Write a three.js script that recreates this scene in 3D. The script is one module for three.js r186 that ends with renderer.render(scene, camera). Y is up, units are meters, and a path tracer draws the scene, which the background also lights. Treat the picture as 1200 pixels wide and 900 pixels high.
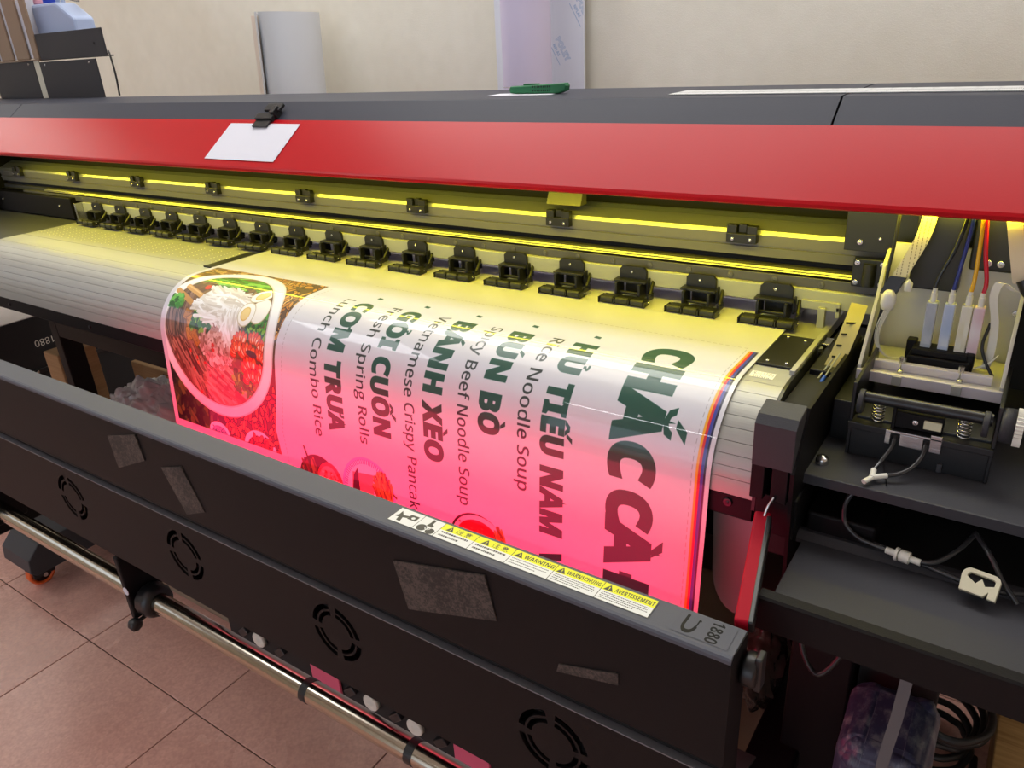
import * as THREE from 'three';
import { RoundedBoxGeometry } from 'three/addons/geometries/RoundedBoxGeometry.js';
import { mergeGeometries } from 'three/addons/utils/BufferGeometryUtils.js';
import { RectAreaLightUniformsLib } from 'three/addons/lights/RectAreaLightUniformsLib.js';

// ------------------------------------------------------------------ camera, sky, exposure
RectAreaLightUniformsLib.init();
const scene = new THREE.Scene();
const renderer = new THREE.WebGLRenderer({ antialias: true });
renderer.toneMapping = THREE.LinearToneMapping;
renderer.toneMappingExposure = 1.14;
renderer.shadowMap.enabled = true;
const DATUM = 1.4;                       // heights below are measured from a datum 1.4 m above the floor
const camera = new THREE.PerspectiveCamera(53.16, 4 / 3, 0.02, 60);
camera.position.set(0, DATUM, 0);
camera.quaternion.setFromRotationMatrix(new THREE.Matrix4().makeBasis(
  new THREE.Vector3(0.82619814, -0.05557662, -0.56063167),
  new THREE.Vector3(-0.18884529, 0.91023127, -0.36853288),
  new THREE.Vector3(0.5307863, 0.41035383, 0.741536)));
scene.add(camera);
scene.background = new THREE.Color().setRGB(1.25, 1.4, 1.65);   // bright overcast daylight outside

const LAMP = { color: [0.93, 0.97, 1], power: 17 };           // ceiling fluorescent fittings
const DAY = { color: [1, 0.88, 0.7], power: 2.6 };               // sunlit street seen through the high windows
const PANEL = { color: [0.96, 0.985, 1], power: 7 };              // flat ceiling panels
const LED = { color: [1, 0.87, 0.03], power: 43 };             // yellow strip under the lid
const HEAT = { color: [1, 0.02, 0.1], power: 2.8 };          // red drying lamps behind the front cover

// ------------------------------------------------------------------ helpers
const rng = (s) => () => { s = (s + 0x6d2b79f5) | 0; let t = Math.imul(s ^ (s >>> 15), 1 | s); t = (t + Math.imul(t ^ (t >>> 7), 61 | t)) ^ t; return ((t ^ (t >>> 14)) >>> 0) / 4294967296; };
const V = (x, y, z) => new THREE.Vector3(x, y + DATUM, z);
const taken = new Map();
const numbered = (n) => { const k = taken.get(n) ?? 0; taken.set(n, k + 1); return k ? n + '_' + String(k).padStart(3, '0') : n; };
const lit = (m) => { m.castShadow = m.receiveShadow = true; return m; };
function tag(o, label, category, group, kind) { if (label) o.userData.label = label; if (category) o.userData.category = category; if (group) o.userData.group = group; if (kind) o.userData.kind = kind; return o; }
function thing(name, label, category, [x, y, z], group) {
  const g = new THREE.Group(); g.name = numbered(name); g.position.set(x, y, z); scene.add(g); tag(g, label, category, group); g.userData.base = undefined; delete g.userData.base; return g;
}
const rootOf = (o) => { while (o.parent && o.parent !== scene) o = o.parent; return o; };
function part(parent, name, geo, mat, label) {            // geometry in world coordinates, moved into the thing's own frame
  const r = rootOf(parent), g = Array.isArray(geo) ? mergeGeometries(geo.map(flat)) : geo;
  g.translate(-r.position.x, -r.position.y, -r.position.z);
  const m = lit(new THREE.Mesh(g, mat)); m.name = name; parent.add(m); if (label) m.userData.label = label; return m;
}
function each(parent, name, geos, mat, label) { return geos.map((g) => part(parent, name, g, mat, label)); }
function group(parent, name, label) { const g = new THREE.Group(); g.name = name; parent.add(g); if (label) g.userData.label = label; return g; }
function solo(name, geo, mat, label, category, grp) {       // a thing that is one mesh
  const g = Array.isArray(geo) ? mergeGeometries(geo.map(flat)) : geo;
  g.computeBoundingBox(); const b = g.boundingBox, c = new THREE.Vector3((b.min.x + b.max.x) / 2, b.min.y, (b.min.z + b.max.z) / 2);
  g.translate(-c.x, -c.y, -c.z);
  const m = lit(new THREE.Mesh(g, mat)); m.name = numbered(name); m.position.copy(c); scene.add(m); return tag(m, label, category, grp);
}
function struct(name, geo, mat, label) {
  const m = lit(new THREE.Mesh(Array.isArray(geo) ? mergeGeometries(geo.map(flat)) : geo, mat)); m.name = name; scene.add(m); m.userData = { label, kind: 'structure', category: name.split('_')[0] }; return m;
}
const flat = (g) => { const n = g.index ? g.toNonIndexed() : g; for (const k of Object.keys(n.attributes)) if (!['position', 'normal', 'uv'].includes(k)) n.deleteAttribute(k); n.morphAttributes = {}; return n; };
function uvm(g0) {                                          // uv in metres by dominant normal
  const g = flat(g0), p = g.attributes.position, n = g.attributes.normal, uv = new Float32Array(p.count * 2);
  for (let i = 0; i < p.count; i += 3) {
    const ax = Math.abs(n.getX(i) + n.getX(i + 1) + n.getX(i + 2)), ay = Math.abs(n.getY(i) + n.getY(i + 1) + n.getY(i + 2)), az = Math.abs(n.getZ(i) + n.getZ(i + 1) + n.getZ(i + 2));
    for (let k = i; k < i + 3; k++) {
      const x = p.getX(k), y = p.getY(k), z = p.getZ(k);
      const [a, b] = ay >= ax && ay >= az ? [x, -z] : ax >= az ? [-z, y] : [x, y];
      uv[k * 2] = a; uv[k * 2 + 1] = b;
    }
  }
  g.setAttribute('uv', new THREE.BufferAttribute(uv, 2)); return g;
}
function box(x0, x1, y0, y1, z0, z1, r = 0.0012) {
  const w = Math.abs(x1 - x0), h = Math.abs(y1 - y0), d = Math.abs(z1 - z0), rr = Math.min(r, w * 0.45, h * 0.45, d * 0.45);
  const g = rr > 0 ? new RoundedBoxGeometry(w, h, d, 2, rr) : new THREE.BoxGeometry(w, h, d);
  return uvm(g.translate((x0 + x1) / 2, (y0 + y1) / 2 + DATUM, (z0 + z1) / 2));
}
function obox(c, size, e, r = 0.0012) {                      // turned box
  const g = new RoundedBoxGeometry(...size, 2, Math.min(r, ...size.map((v) => v * 0.45)));
  const m = new THREE.Matrix4().makeRotationFromEuler(new THREE.Euler(...e)); return uvm(g).applyMatrix4(m).translate(c[0], c[1] + DATUM, c[2]);
}
function xprism(pts, x0, x1, bevel = 0) {                    // polygon [z, y] drawn along x
  const s = new THREE.Shape(pts.map(([z, y]) => new THREE.Vector2(-z, y)));
  const g = new THREE.ExtrudeGeometry(s, { depth: x1 - x0 - 2 * bevel, bevelEnabled: bevel > 0, bevelSize: bevel, bevelThickness: bevel, bevelOffset: -bevel, bevelSegments: 2, steps: 1 });
  return uvm(g.rotateY(Math.PI / 2).translate(x0 + bevel, DATUM, 0));
}
function zprism(pts, z0, z1, bevel = 0, holes = []) {        // polygon [x, y] drawn along z
  const s = !Array.isArray(pts) ? pts : new THREE.Shape(pts.map(([x, y]) => new THREE.Vector2(x, y)));
  for (const h of holes) s.holes.push(h);
  const g = new THREE.ExtrudeGeometry(s, { depth: z1 - z0 - 2 * bevel, bevelEnabled: bevel > 0, bevelSize: bevel, bevelThickness: bevel, bevelOffset: -bevel, bevelSegments: 2, curveSegments: 16 });
  return uvm(g.translate(0, DATUM, z0 + bevel));
}
function yprism(pts, y0, y1, bevel = 0, holes = []) {        // polygon [x, z] drawn along y
  const s = new THREE.Shape(pts.map(([x, z]) => new THREE.Vector2(x, -z)));
  for (const h of holes) s.holes.push(h);
  const g = new THREE.ExtrudeGeometry(s, { depth: y1 - y0 - 2 * bevel, bevelEnabled: bevel > 0, bevelSize: bevel, bevelThickness: bevel, bevelOffset: -bevel, bevelSegments: 2, curveSegments: 16 });
  return uvm(g.rotateX(-Math.PI / 2).translate(0, y0 + bevel + DATUM, 0));
}
function thicken(line, t) {                                  // open line of [z, y] -> closed band of thickness t on its right-hand side
  const out = [];
  for (let i = 0; i < line.length; i++) {
    const a = line[Math.max(i - 1, 0)], b = line[Math.min(i + 1, line.length - 1)], dz = b[0] - a[0], dy = b[1] - a[1], l = Math.hypot(dz, dy) || 1;
    out.push([line[i][0] + (dy / l) * t, line[i][1] - (dz / l) * t]);
  }
  return [...line, ...out.reverse()];
}
function cyl(a, b, r, seg = 20, r2 = r, open = false) {
  const p = V(...a), q = V(...b), d = q.clone().sub(p), g = new THREE.CylinderGeometry(r2, r, d.length(), seg, 1, open);
  g.applyQuaternion(new THREE.Quaternion().setFromUnitVectors(new THREE.Vector3(0, 1, 0), d.clone().normalize()));
  const m = p.add(q).multiplyScalar(0.5); return g.translate(m.x, m.y, m.z);
}
function hose(pts, r, seg = 40, rs = 8) { return new THREE.TubeGeometry(new THREE.CatmullRomCurve3(pts.map((p) => V(...p))), seg, r, rs); }
function lathe(pts, [x, y, z], axis = 'y', seg = 32) {
  const g = new THREE.LatheGeometry(pts.map(([r, h]) => new THREE.Vector2(r, h)), seg);
  if (axis === 'z') g.rotateX(Math.PI / 2); if (axis === 'x') g.rotateZ(-Math.PI / 2);
  return g.translate(x, y + DATUM, z);
}
function screw(x, y, z, r = 0.004, axis = 'z') { return lathe([[0.0, 0.0022], [r * 0.35, 0.0022], [r * 0.4, 0.0012], [r * 0.85, 0.0022], [r, 0.001], [r, -0.002]], [x, y, z], axis, 14); }
function ribbon(pts, w, dir, t = 0.0006) {                   // flat cable along pts, wide along dir
  const c = new THREE.CatmullRomCurve3(pts.map((p) => V(...p))), N = 24, pos = [], idx = [], u = new THREE.Vector3(...dir).normalize();
  for (let i = 0; i <= N; i++) {
    const p = c.getPoint(i / N), tg = c.getTangent(i / N), n = new THREE.Vector3().crossVectors(tg, u).normalize();
    for (const [a, b] of [[-1, -1], [1, -1], [1, 1], [-1, 1]]) { const q = p.clone().addScaledVector(u, a * w / 2).addScaledVector(n, b * t / 2); pos.push(q.x, q.y, q.z); }
  }
  for (let i = 0; i < N; i++) for (let k = 0; k < 4; k++) { const a = i * 4 + k, b = i * 4 + (k + 1) % 4; idx.push(a, b, a + 4, b, b + 4, a + 4); }
  idx.push(0, 2, 1, 0, 3, 2); const e = N * 4; idx.push(e, e + 1, e + 2, e, e + 2, e + 3);
  const g = new THREE.BufferGeometry(); g.setAttribute('position', new THREE.Float32BufferAttribute(pos, 3)); g.setIndex(idx);
  const f = g.toNonIndexed(); f.computeVertexNormals(); return uvm(f);
}
function crumple(geo, amp, freq, seed) {                     // creased film
  const g = geo, p = g.attributes.position, v = new THREE.Vector3(); g.computeVertexNormals(); const n = g.attributes.normal;
  const h = (x, y, z) => Math.abs(fbm3(x * freq + seed, y * freq, z * freq) - 0.5) * 2;
  for (let i = 0; i < p.count; i++) { v.fromBufferAttribute(p, i); const d = (h(v.x, v.y, v.z) - 0.35) * amp; p.setXYZ(i, v.x + n.getX(i) * d, v.y + n.getY(i) * d, v.z + n.getZ(i) * d); }
  g.computeVertexNormals(); return g;
}
// noise
const hash = (x, y, z, s) => { let h = Math.imul(x, 374761393) ^ Math.imul(y, 668265263) ^ Math.imul(z, 2147483647) ^ Math.imul(s, 1274126177); h = Math.imul(h ^ (h >>> 13), 1274126177); return ((h ^ (h >>> 16)) >>> 0) / 4294967296; };
const sm = (t) => t * t * (3 - 2 * t);
function vn2(x, y, per, s) { const x0 = Math.floor(x), y0 = Math.floor(y), fx = sm(x - x0), fy = sm(y - y0), w = (v) => ((v % per) + per) % per; const a = hash(w(x0), w(y0), 0, s), b = hash(w(x0 + 1), w(y0), 0, s), c = hash(w(x0), w(y0 + 1), 0, s), d = hash(w(x0 + 1), w(y0 + 1), 0, s); return (a + (b - a) * fx) * (1 - fy) + (c + (d - c) * fx) * fy; }
function vn3(x, y, z) { const x0 = Math.floor(x), y0 = Math.floor(y), z0 = Math.floor(z), fx = sm(x - x0), fy = sm(y - y0), fz = sm(z - z0), L = (a, b, t) => a + (b - a) * t, H = (i, j, k) => hash(x0 + i, y0 + j, z0 + k, 7); return L(L(L(H(0, 0, 0), H(1, 0, 0), fx), L(H(0, 1, 0), H(1, 1, 0), fx), fy), L(L(H(0, 0, 1), H(1, 0, 1), fx), L(H(0, 1, 1), H(1, 1, 1), fx), fy), fz); }
const fbm3 = (x, y, z) => (vn3(x, y, z) * 4 + vn3(x * 2.1, y * 2.1, z * 2.1) * 2 + vn3(x * 4.3, y * 4.3, z * 4.3)) / 7;
function field(N, s, octaves) {                              // tileable 0..1; octaves [[period, weight], ...], a period may be [px, py]
  const f = new Float32Array(N * N); let sum = 0; octaves.forEach(([, w]) => (sum += w));
  octaves.forEach(([per, w], o) => { const [px, py] = Array.isArray(per) ? per : [per, per];
    for (let j = 0; j < N; j++) for (let i = 0; i < N; i++) {
      const x = (i / N) * px, y = (j / N) * py, x0 = Math.floor(x), y0 = Math.floor(y), fx = sm(x - x0), fy = sm(y - y0), x1 = (x0 + 1) % px, y1 = (y0 + 1) % py;
      const a = hash(x0, y0, o, s), b = hash(x1, y0, o, s), c = hash(x0, y1, o, s), d = hash(x1, y1, o, s);
      f[j * N + i] += ((a + (b - a) * fx) * (1 - fy) + (c + (d - c) * fx) * fy) * w / sum;
    } });
  return f;
}
function texOf(N, fn, srgb, repeat) {
  const d = new Uint8Array(N * N * 4);
  for (let i = 0; i < N * N; i++) { const c = fn(i); for (let k = 0; k < 3; k++) d[i * 4 + k] = Math.max(0, Math.min(255, c[k])); d[i * 4 + 3] = 255; }
  const t = new THREE.DataTexture(d, N, N); t.wrapS = t.wrapT = THREE.RepeatWrapping; t.magFilter = THREE.LinearFilter; if (srgb) t.colorSpace = THREE.SRGBColorSpace;
  t.repeat.set(repeat, repeat); t.needsUpdate = true; return t;
}
const grey = (f, a = 0, b = 255) => (i) => { const v = a + (b - a) * f[i]; return [v, v, v]; };
const mixc = (f, c0, c1, k = 1) => (i) => { const t = Math.max(0, Math.min(1, (f[i] - 0.5) * k + 0.5)); return c0.map((v, j) => v + (c1[j] - v) * t); };
const fGrain = field(256, 11, [[128, 1], [64, 0.6]]), fCloud = field(256, 12, [[4, 1], [9, 0.7], [23, 0.45], [61, 0.25]]), fSpeck = field(256, 13, [[100, 1], [40, 0.5]]);
const fBrush = field(256, 14, [[[4, 128], 1], [[9, 64], 0.6]]), fWood = field(256, 15, [[[3, 60], 1], [[7, 110], 0.5], [5, 0.4]]);
const T = {
  grain: texOf(256, grey(fGrain), false, 12), cloud: texOf(256, grey(fCloud), false, 1.2), brushR: texOf(256, grey(fBrush, 70, 150), false, 5), speck: texOf(256, grey(fSpeck), false, 9),
};
const std = (o) => new THREE.MeshPhysicalMaterial({ roughness: 0.6, metalness: 0, ...o });
const srgb = (r, g, b) => new THREE.Color().setRGB(r / 255, g / 255, b / 255, THREE.SRGBColorSpace);
const powder = (c, rough, scale = 0.00012) => std({ color: c, roughness: rough, specularIntensity: 0.6, bumpMap: T.grain, bumpScale: scale });
const M = {
  wall: std({ map: texOf(256, (i) => { const a = fCloud[i], b = fSpeck[i]; return [233 + (a - 0.5) * 22 + (b - 0.5) * 5, 228 + (a - 0.5) * 25 + (b - 0.5) * 5, 214 + (a - 0.5) * 32 + (b - 0.5) * 5]; }, true, 0.45), roughness: 0.85, bumpMap: T.speck, bumpScale: 0.0004 }),
  ceiling: std({ color: srgb(225, 223, 216), roughness: 0.9 }),
  tile: [0, 1, 2].map((k) => std({ map: texOf(256, (i) => { const a = fCloud[(i * 1 + k * 9001) % 65536], b = fGrain[i]; return [214 + k * 3 + (a - 0.5) * 22 + (b - 0.5) * 26, 166 + k * 2 + (a - 0.5) * 22 + (b - 0.5) * 24, 152 + k * 2 + (a - 0.5) * 22 + (b - 0.5) * 22]; }, true, 2.1), roughness: 0.3, roughnessMap: texOf(256, grey(fCloud, 190, 255), false, 1.1), bumpMap: T.grain, bumpScale: 0.00006 })),
  grout: std({ color: srgb(96, 74, 66), roughness: 0.95 }),
  black: std({ color: srgb(12, 9, 11), roughness: 0.55, specularIntensity: 0.42, bumpMap: T.grain, bumpScale: 0.00012 }), coverBlack: powder(srgb(44, 44, 50), 0.5), coverTop: std({ color: srgb(86, 88, 97), roughness: 0.5, specularIntensity: 0.4, bumpMap: T.grain, bumpScale: 0.00006 }), carMetal: std({ color: srgb(190, 188, 188), metalness: 0.3, roughness: 0.42 }), blackSmooth: std({ color: srgb(24, 24, 26), roughness: 0.38 }), blackMatte: std({ color: srgb(20, 19, 20), roughness: 0.8 }),
  darkGrey: powder(srgb(58, 58, 62), 0.5), coverGrey: std({ color: srgb(58, 60, 70), roughness: 0.5, specularIntensity: 0.35, bumpMap: T.grain, bumpScale: 0.00006 }), tray: powder(srgb(56, 56, 61), 0.55),
  red: std({ color: srgb(174, 12, 25), roughness: 0.32, specularIntensity: 0.4, bumpMap: T.grain, bumpScale: 0.00004 }),
  alu: std({ color: srgb(186, 186, 188), metalness: 0.9, roughness: 0.5, roughnessMap: T.brushR }), aluDull: std({ color: srgb(176, 175, 170), metalness: 0.35, roughness: 0.5 }),
  platen: std({ color: srgb(166, 165, 158), metalness: 0.3, roughness: 0.46 }),
  steel: std({ color: srgb(176, 168, 152), metalness: 1, roughness: 0.17 }), chrome: std({ color: srgb(205, 205, 205), metalness: 1, roughness: 0.22 }),
  barWhite: std({ color: srgb(160, 160, 154), roughness: 0.5 }), rubber: std({ color: srgb(40, 41, 34), roughness: 0.5 }),
  plasticWhite: std({ color: srgb(222, 220, 208), roughness: 0.4 }), vial: std({ color: srgb(222, 222, 224), roughness: 0.25, transmission: 0.25 }),
  card: std({ map: texOf(256, mixc(fBrush, [150, 116, 78], [168, 132, 92]), true, 3), roughness: 0.9 }), cardBrown: std({ map: texOf(256, mixc(fCloud, [126, 106, 86], [138, 118, 97]), true, 2), roughness: 0.85 }),
  wood: std({ map: texOf(256, mixc(fWood, [150, 112, 62], [196, 158, 100], 1.4), true, 3), roughness: 0.75 }),
  paper: std({ color: srgb(206, 206, 216), roughness: 0.75 }), jug: std({ color: srgb(176, 192, 226), roughness: 0.35, transmission: 0.2 }),
  film: std({ color: srgb(228, 229, 232), roughness: 0.18, transmission: 0.4, thickness: 0 }), filmBlue: std({ map: texOf(256, (i) => { const a = Math.max(0, Math.min(1, (fCloud[i] - 0.42) * 4)); return [50 + a * 56, 52 + a * 58, 78 + a * 40]; }, true, 1.6), roughness: 0.45 }),
  redAnod: std({ color: srgb(158, 8, 34), roughness: 0.6, specularIntensity: 0.3 }), orange: std({ color: srgb(226, 96, 38), roughness: 0.5 }), green: std({ color: srgb(26, 110, 66), roughness: 0.5 }),
  cable: std({ color: srgb(20, 20, 20), roughness: 0.45 }), clearHose: std({ color: srgb(60, 60, 62), roughness: 0.15, transmission: 0.3 }), hoseClear: std({ color: srgb(200, 200, 200), roughness: 0.12, transmission: 0.85, thickness: 0.004, ior: 1.4 }),
};

// ------------------------------------------------------------------ the room
const ROOM = { x0: -5, x1: 3, y0: -1.4, y1: 1.85, z0: -2.1, z1: 4 };
{
  const { x0, x1, y0, y1, z0, z1 } = ROOM, t = 0.15;
  struct('wall_back', box(x0 - t, x1 + t, y0, y1, z0 - t, z0, 0), M.wall, 'cream painted plaster wall behind the printer');
  struct('wall_right', box(x1, x1 + t, y0, y1, z0, z1, 0), M.wall, 'cream painted side wall past the carriage end of the printer');
  struct('ceiling', box(x0 - t, x1 + t, y1, y1 + t, z0 - t, z1 + t, 0), M.ceiling, 'plain off-white ceiling of the workshop');
  // wall with two high window openings
  const wl = new THREE.Shape([[z0, y0], [z1, y0], [z1, y1], [z0, y1]].map(([z, y]) => new THREE.Vector2(-z, y)));
  const hole = (a, b, c, d) => new THREE.Path([[a, c], [b, c], [b, d], [a, d]].map(([z, y]) => new THREE.Vector2(-z, y)));
  const openings = [[-1.45, -0.85, 0.7, 1.55], [-2.04, -1.74, 0.75, 1.4], [0.6, 2.6, 0.2, 1.4]];
  openings.forEach((o) => wl.holes.push(hole(...o)));
  struct('wall_left', uvm(new THREE.ExtrudeGeometry(wl, { depth: t, bevelEnabled: false }).rotateY(Math.PI / 2).translate(x0 - t, DATUM, 0)), M.wall, 'cream painted side wall with high windows');
  const frame = std({ color: srgb(225, 225, 222), roughness: 0.5 }), glass = std({ color: 0xffffff, roughness: 0.02, transmission: 1, thickness: 0 });
  openings.forEach(([a, b, c, d], i) => {
    const w = new THREE.Group(); w.name = 'window_' + (i + 1); w.userData = { label: ['wide high window in the side wall', 'narrow high window in the corner of the side wall', 'large window in the side wall facing the room'][i], kind: 'structure', category: 'window' }; scene.add(w);
    const f = [[a, a + 0.04, c, d], [b - 0.04, b, c, d], [a, b, c, c + 0.04], [a, b, d - 0.04, d]].map(([p, q, r, s]) => box(x0 - 0.1, x0 - 0.06, r, s, p, q, 0));
    part(w, 'window_frame', f, frame); if (i < 2) { const l = new THREE.RectAreaLight(new THREE.Color().setRGB(...DAY.color), DAY.power, b - a - 0.08, d - c - 0.08); l.castShadow = true; l.position.set(x0 - 0.05, DATUM + (c + d) / 2, (a + b) / 2); w.add(l); l.lookAt(0, DATUM + (c + d) / 2, (a + b) / 2); } part(w, 'pane', box(x0 - 0.083, x0 - 0.079, c + 0.03, d - 0.03, a + 0.03, b - 0.03, 0), glass);
  });
  // street wall with the wide shop opening
  const dx0 = -3.2, dx1 = 1.4, dy = 1.2;
  struct('wall_front', [box(x0, dx0, y0, y1, z1, z1 + t, 0), box(dx1, x1, y0, y1, z1, z1 + t, 0), box(dx0, dx1, dy, y1, z1, z1 + t, 0)], M.wall, 'cream wall around the open shopfront');
  struct('ground', box(x0 - 3, x1 + 3, y0 - 0.1, y0 - 0.02, z1 + t, z1 + 6, 0), std({ color: srgb(150, 148, 142), roughness: 0.9 }), 'grey concrete pavement outside the shopfront');
  const d = new THREE.Group(); d.name = 'door_1'; d.userData = { label: 'white framed open shopfront doorway', kind: 'structure', category: 'door' }; scene.add(d);
  part(d, 'door_frame', [box(dx0, dx0 + 0.06, y0, dy, z1 + 0.02, z1 + 0.1), box(dx1 - 0.06, dx1, y0, dy, z1 + 0.02, z1 + 0.1), box(dx0, dx1, dy - 0.06, dy, z1 + 0.02, z1 + 0.1)], frame);
  // floor tiles, 0.465 m square, with recessed joints
  const S = 0.4649, fl = struct('floor', box(x0 - t, x1 + t, y0 - 0.1, y0 - 0.003, z0 - t, z1 + t, 0), M.grout, 'pinkish brown square ceramic tile floor');
  const R = rng(5), gx = -1.8893, gz = -0.6345;
  const tileGeo = uvm(new RoundedBoxGeometry(S - 0.0028, 0.012, S - 0.0028, 2, 0.0016));
  for (let i = -7; i < 11; i++) for (let k = -4; k < 10; k++) {
    const cx = gx + (i + 0.5) * S, cz = gz + (k + 0.5) * S; if (cx - S / 2 < x0 - 0.13 || cx + S / 2 > x1 + 0.13 || cz - S / 2 < z0 - 0.13 || cz + S / 2 > z1 + 0.13) continue;
    const m = lit(new THREE.Mesh(tileGeo, M.tile[Math.floor(R() * 3)])); m.name = 'tile'; m.position.set(cx, -0.006, cz); m.rotation.y = Math.floor(R() * 4) * Math.PI / 2; fl.add(m);
  }
}
// ceiling lamps: white batten with a glowing tube, and an area light just below it
const glowTube = std({ color: srgb(250, 250, 250), roughness: 0.4, emissive: new THREE.Color(1, 0.99, 0.96), emissiveIntensity: 6 });
function ceilingLamp(x, y, z, len, power, label, color = LAMP.color) {
  const t = thing('ceiling_lamp', label, 'lamp', [x, DATUM + y, z], 'fluorescent ceiling lamps');
  part(t, 'batten', box(x - len / 2, x + len / 2, y + 0.03, y + 0.09, z - 0.045, z + 0.045, 0.006), M.plasticWhite);
  for (const s of [-1, 1]) part(t, 'end_cap', box(x + s * len / 2 - 0.02, x + s * len / 2 + 0.02, y - 0.02, y + 0.05, z - 0.025, z + 0.025, 0.004), M.plasticWhite);
  part(t, 'tube', cyl([x - len / 2, y, z], [x + len / 2, y, z], 0.014, 20), glowTube);
  for (const s of [-1, 1]) part(t, 'hanger', cyl([x + s * len * 0.35, y + 0.09, z], [x + s * len * 0.35, ROOM.y1, z], 0.005, 10), M.chrome);
  const l = new THREE.RectAreaLight(new THREE.Color().setRGB(...color), power, len, 0.05); l.position.set(0, -0.018, 0); l.castShadow = true; t.add(l); l.lookAt(x, -5, z);
}
ceilingLamp(-1.62, 1.5, 1.95, 1.2, LAMP.power * 1.6, 'white fluorescent ceiling lamp hanging over the middle of the room');
ceilingLamp(1.7, 1.5, 2.4, 1.2, LAMP.power * 1.0, 'white fluorescent ceiling lamp hanging near the side wall');
function panelLamp(x, z, w, d, power, color, label) {
  const y = ROOM.y1 - 0.03, t = thing('panel_lamp', label, 'lamp', [x, DATUM + y, z], 'flat ceiling panel lamps');
  part(t, 'panel_frame', [box(x - w / 2 - 0.02, x - w / 2, y, y + 0.03, z - d / 2 - 0.02, z + d / 2 + 0.02), box(x + w / 2, x + w / 2 + 0.02, y, y + 0.03, z - d / 2 - 0.02, z + d / 2 + 0.02), box(x - w / 2, x + w / 2, y, y + 0.03, z - d / 2 - 0.02, z - d / 2), box(x - w / 2, x + w / 2, y, y + 0.03, z + d / 2, z + d / 2 + 0.02)], M.plasticWhite);
  part(t, 'diffuser', box(x - w / 2, x + w / 2, y + 0.008, y + 0.012, z - d / 2, z + d / 2, 0), std({ color: srgb(240, 240, 238), roughness: 0.5, emissive: new THREE.Color().setRGB(...color), emissiveIntensity: 1.5 }));
  const l = new THREE.RectAreaLight(new THREE.Color().setRGB(...color), power, w, d); l.castShadow = true; l.position.set(0, 0.004, 0); t.add(l); l.lookAt(x, -5, z);
}
panelLamp(-1.45, -0.85, 1.5, 0.9, PANEL.power * 0.1, PANEL.color, 'wide flat ceiling panel lamp over the back of the printer');
panelLamp(-1.3, -1.7, 3.4, 0.6, PANEL.power * 0.8, [1, 0.99, 0.96], 'long narrow ceiling panel lamp washing the back wall');
panelLamp(1.3, -1.3, 0.9, 0.9, PANEL.power * 0.25, PANEL.color, 'flat ceiling panel lamp over the carriage end of the printer');
panelLamp(-3.2, 0.4, 0.9, 0.9, PANEL.power * 0.5, PANEL.color, 'flat ceiling panel lamp in front of the far printer end');

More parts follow.
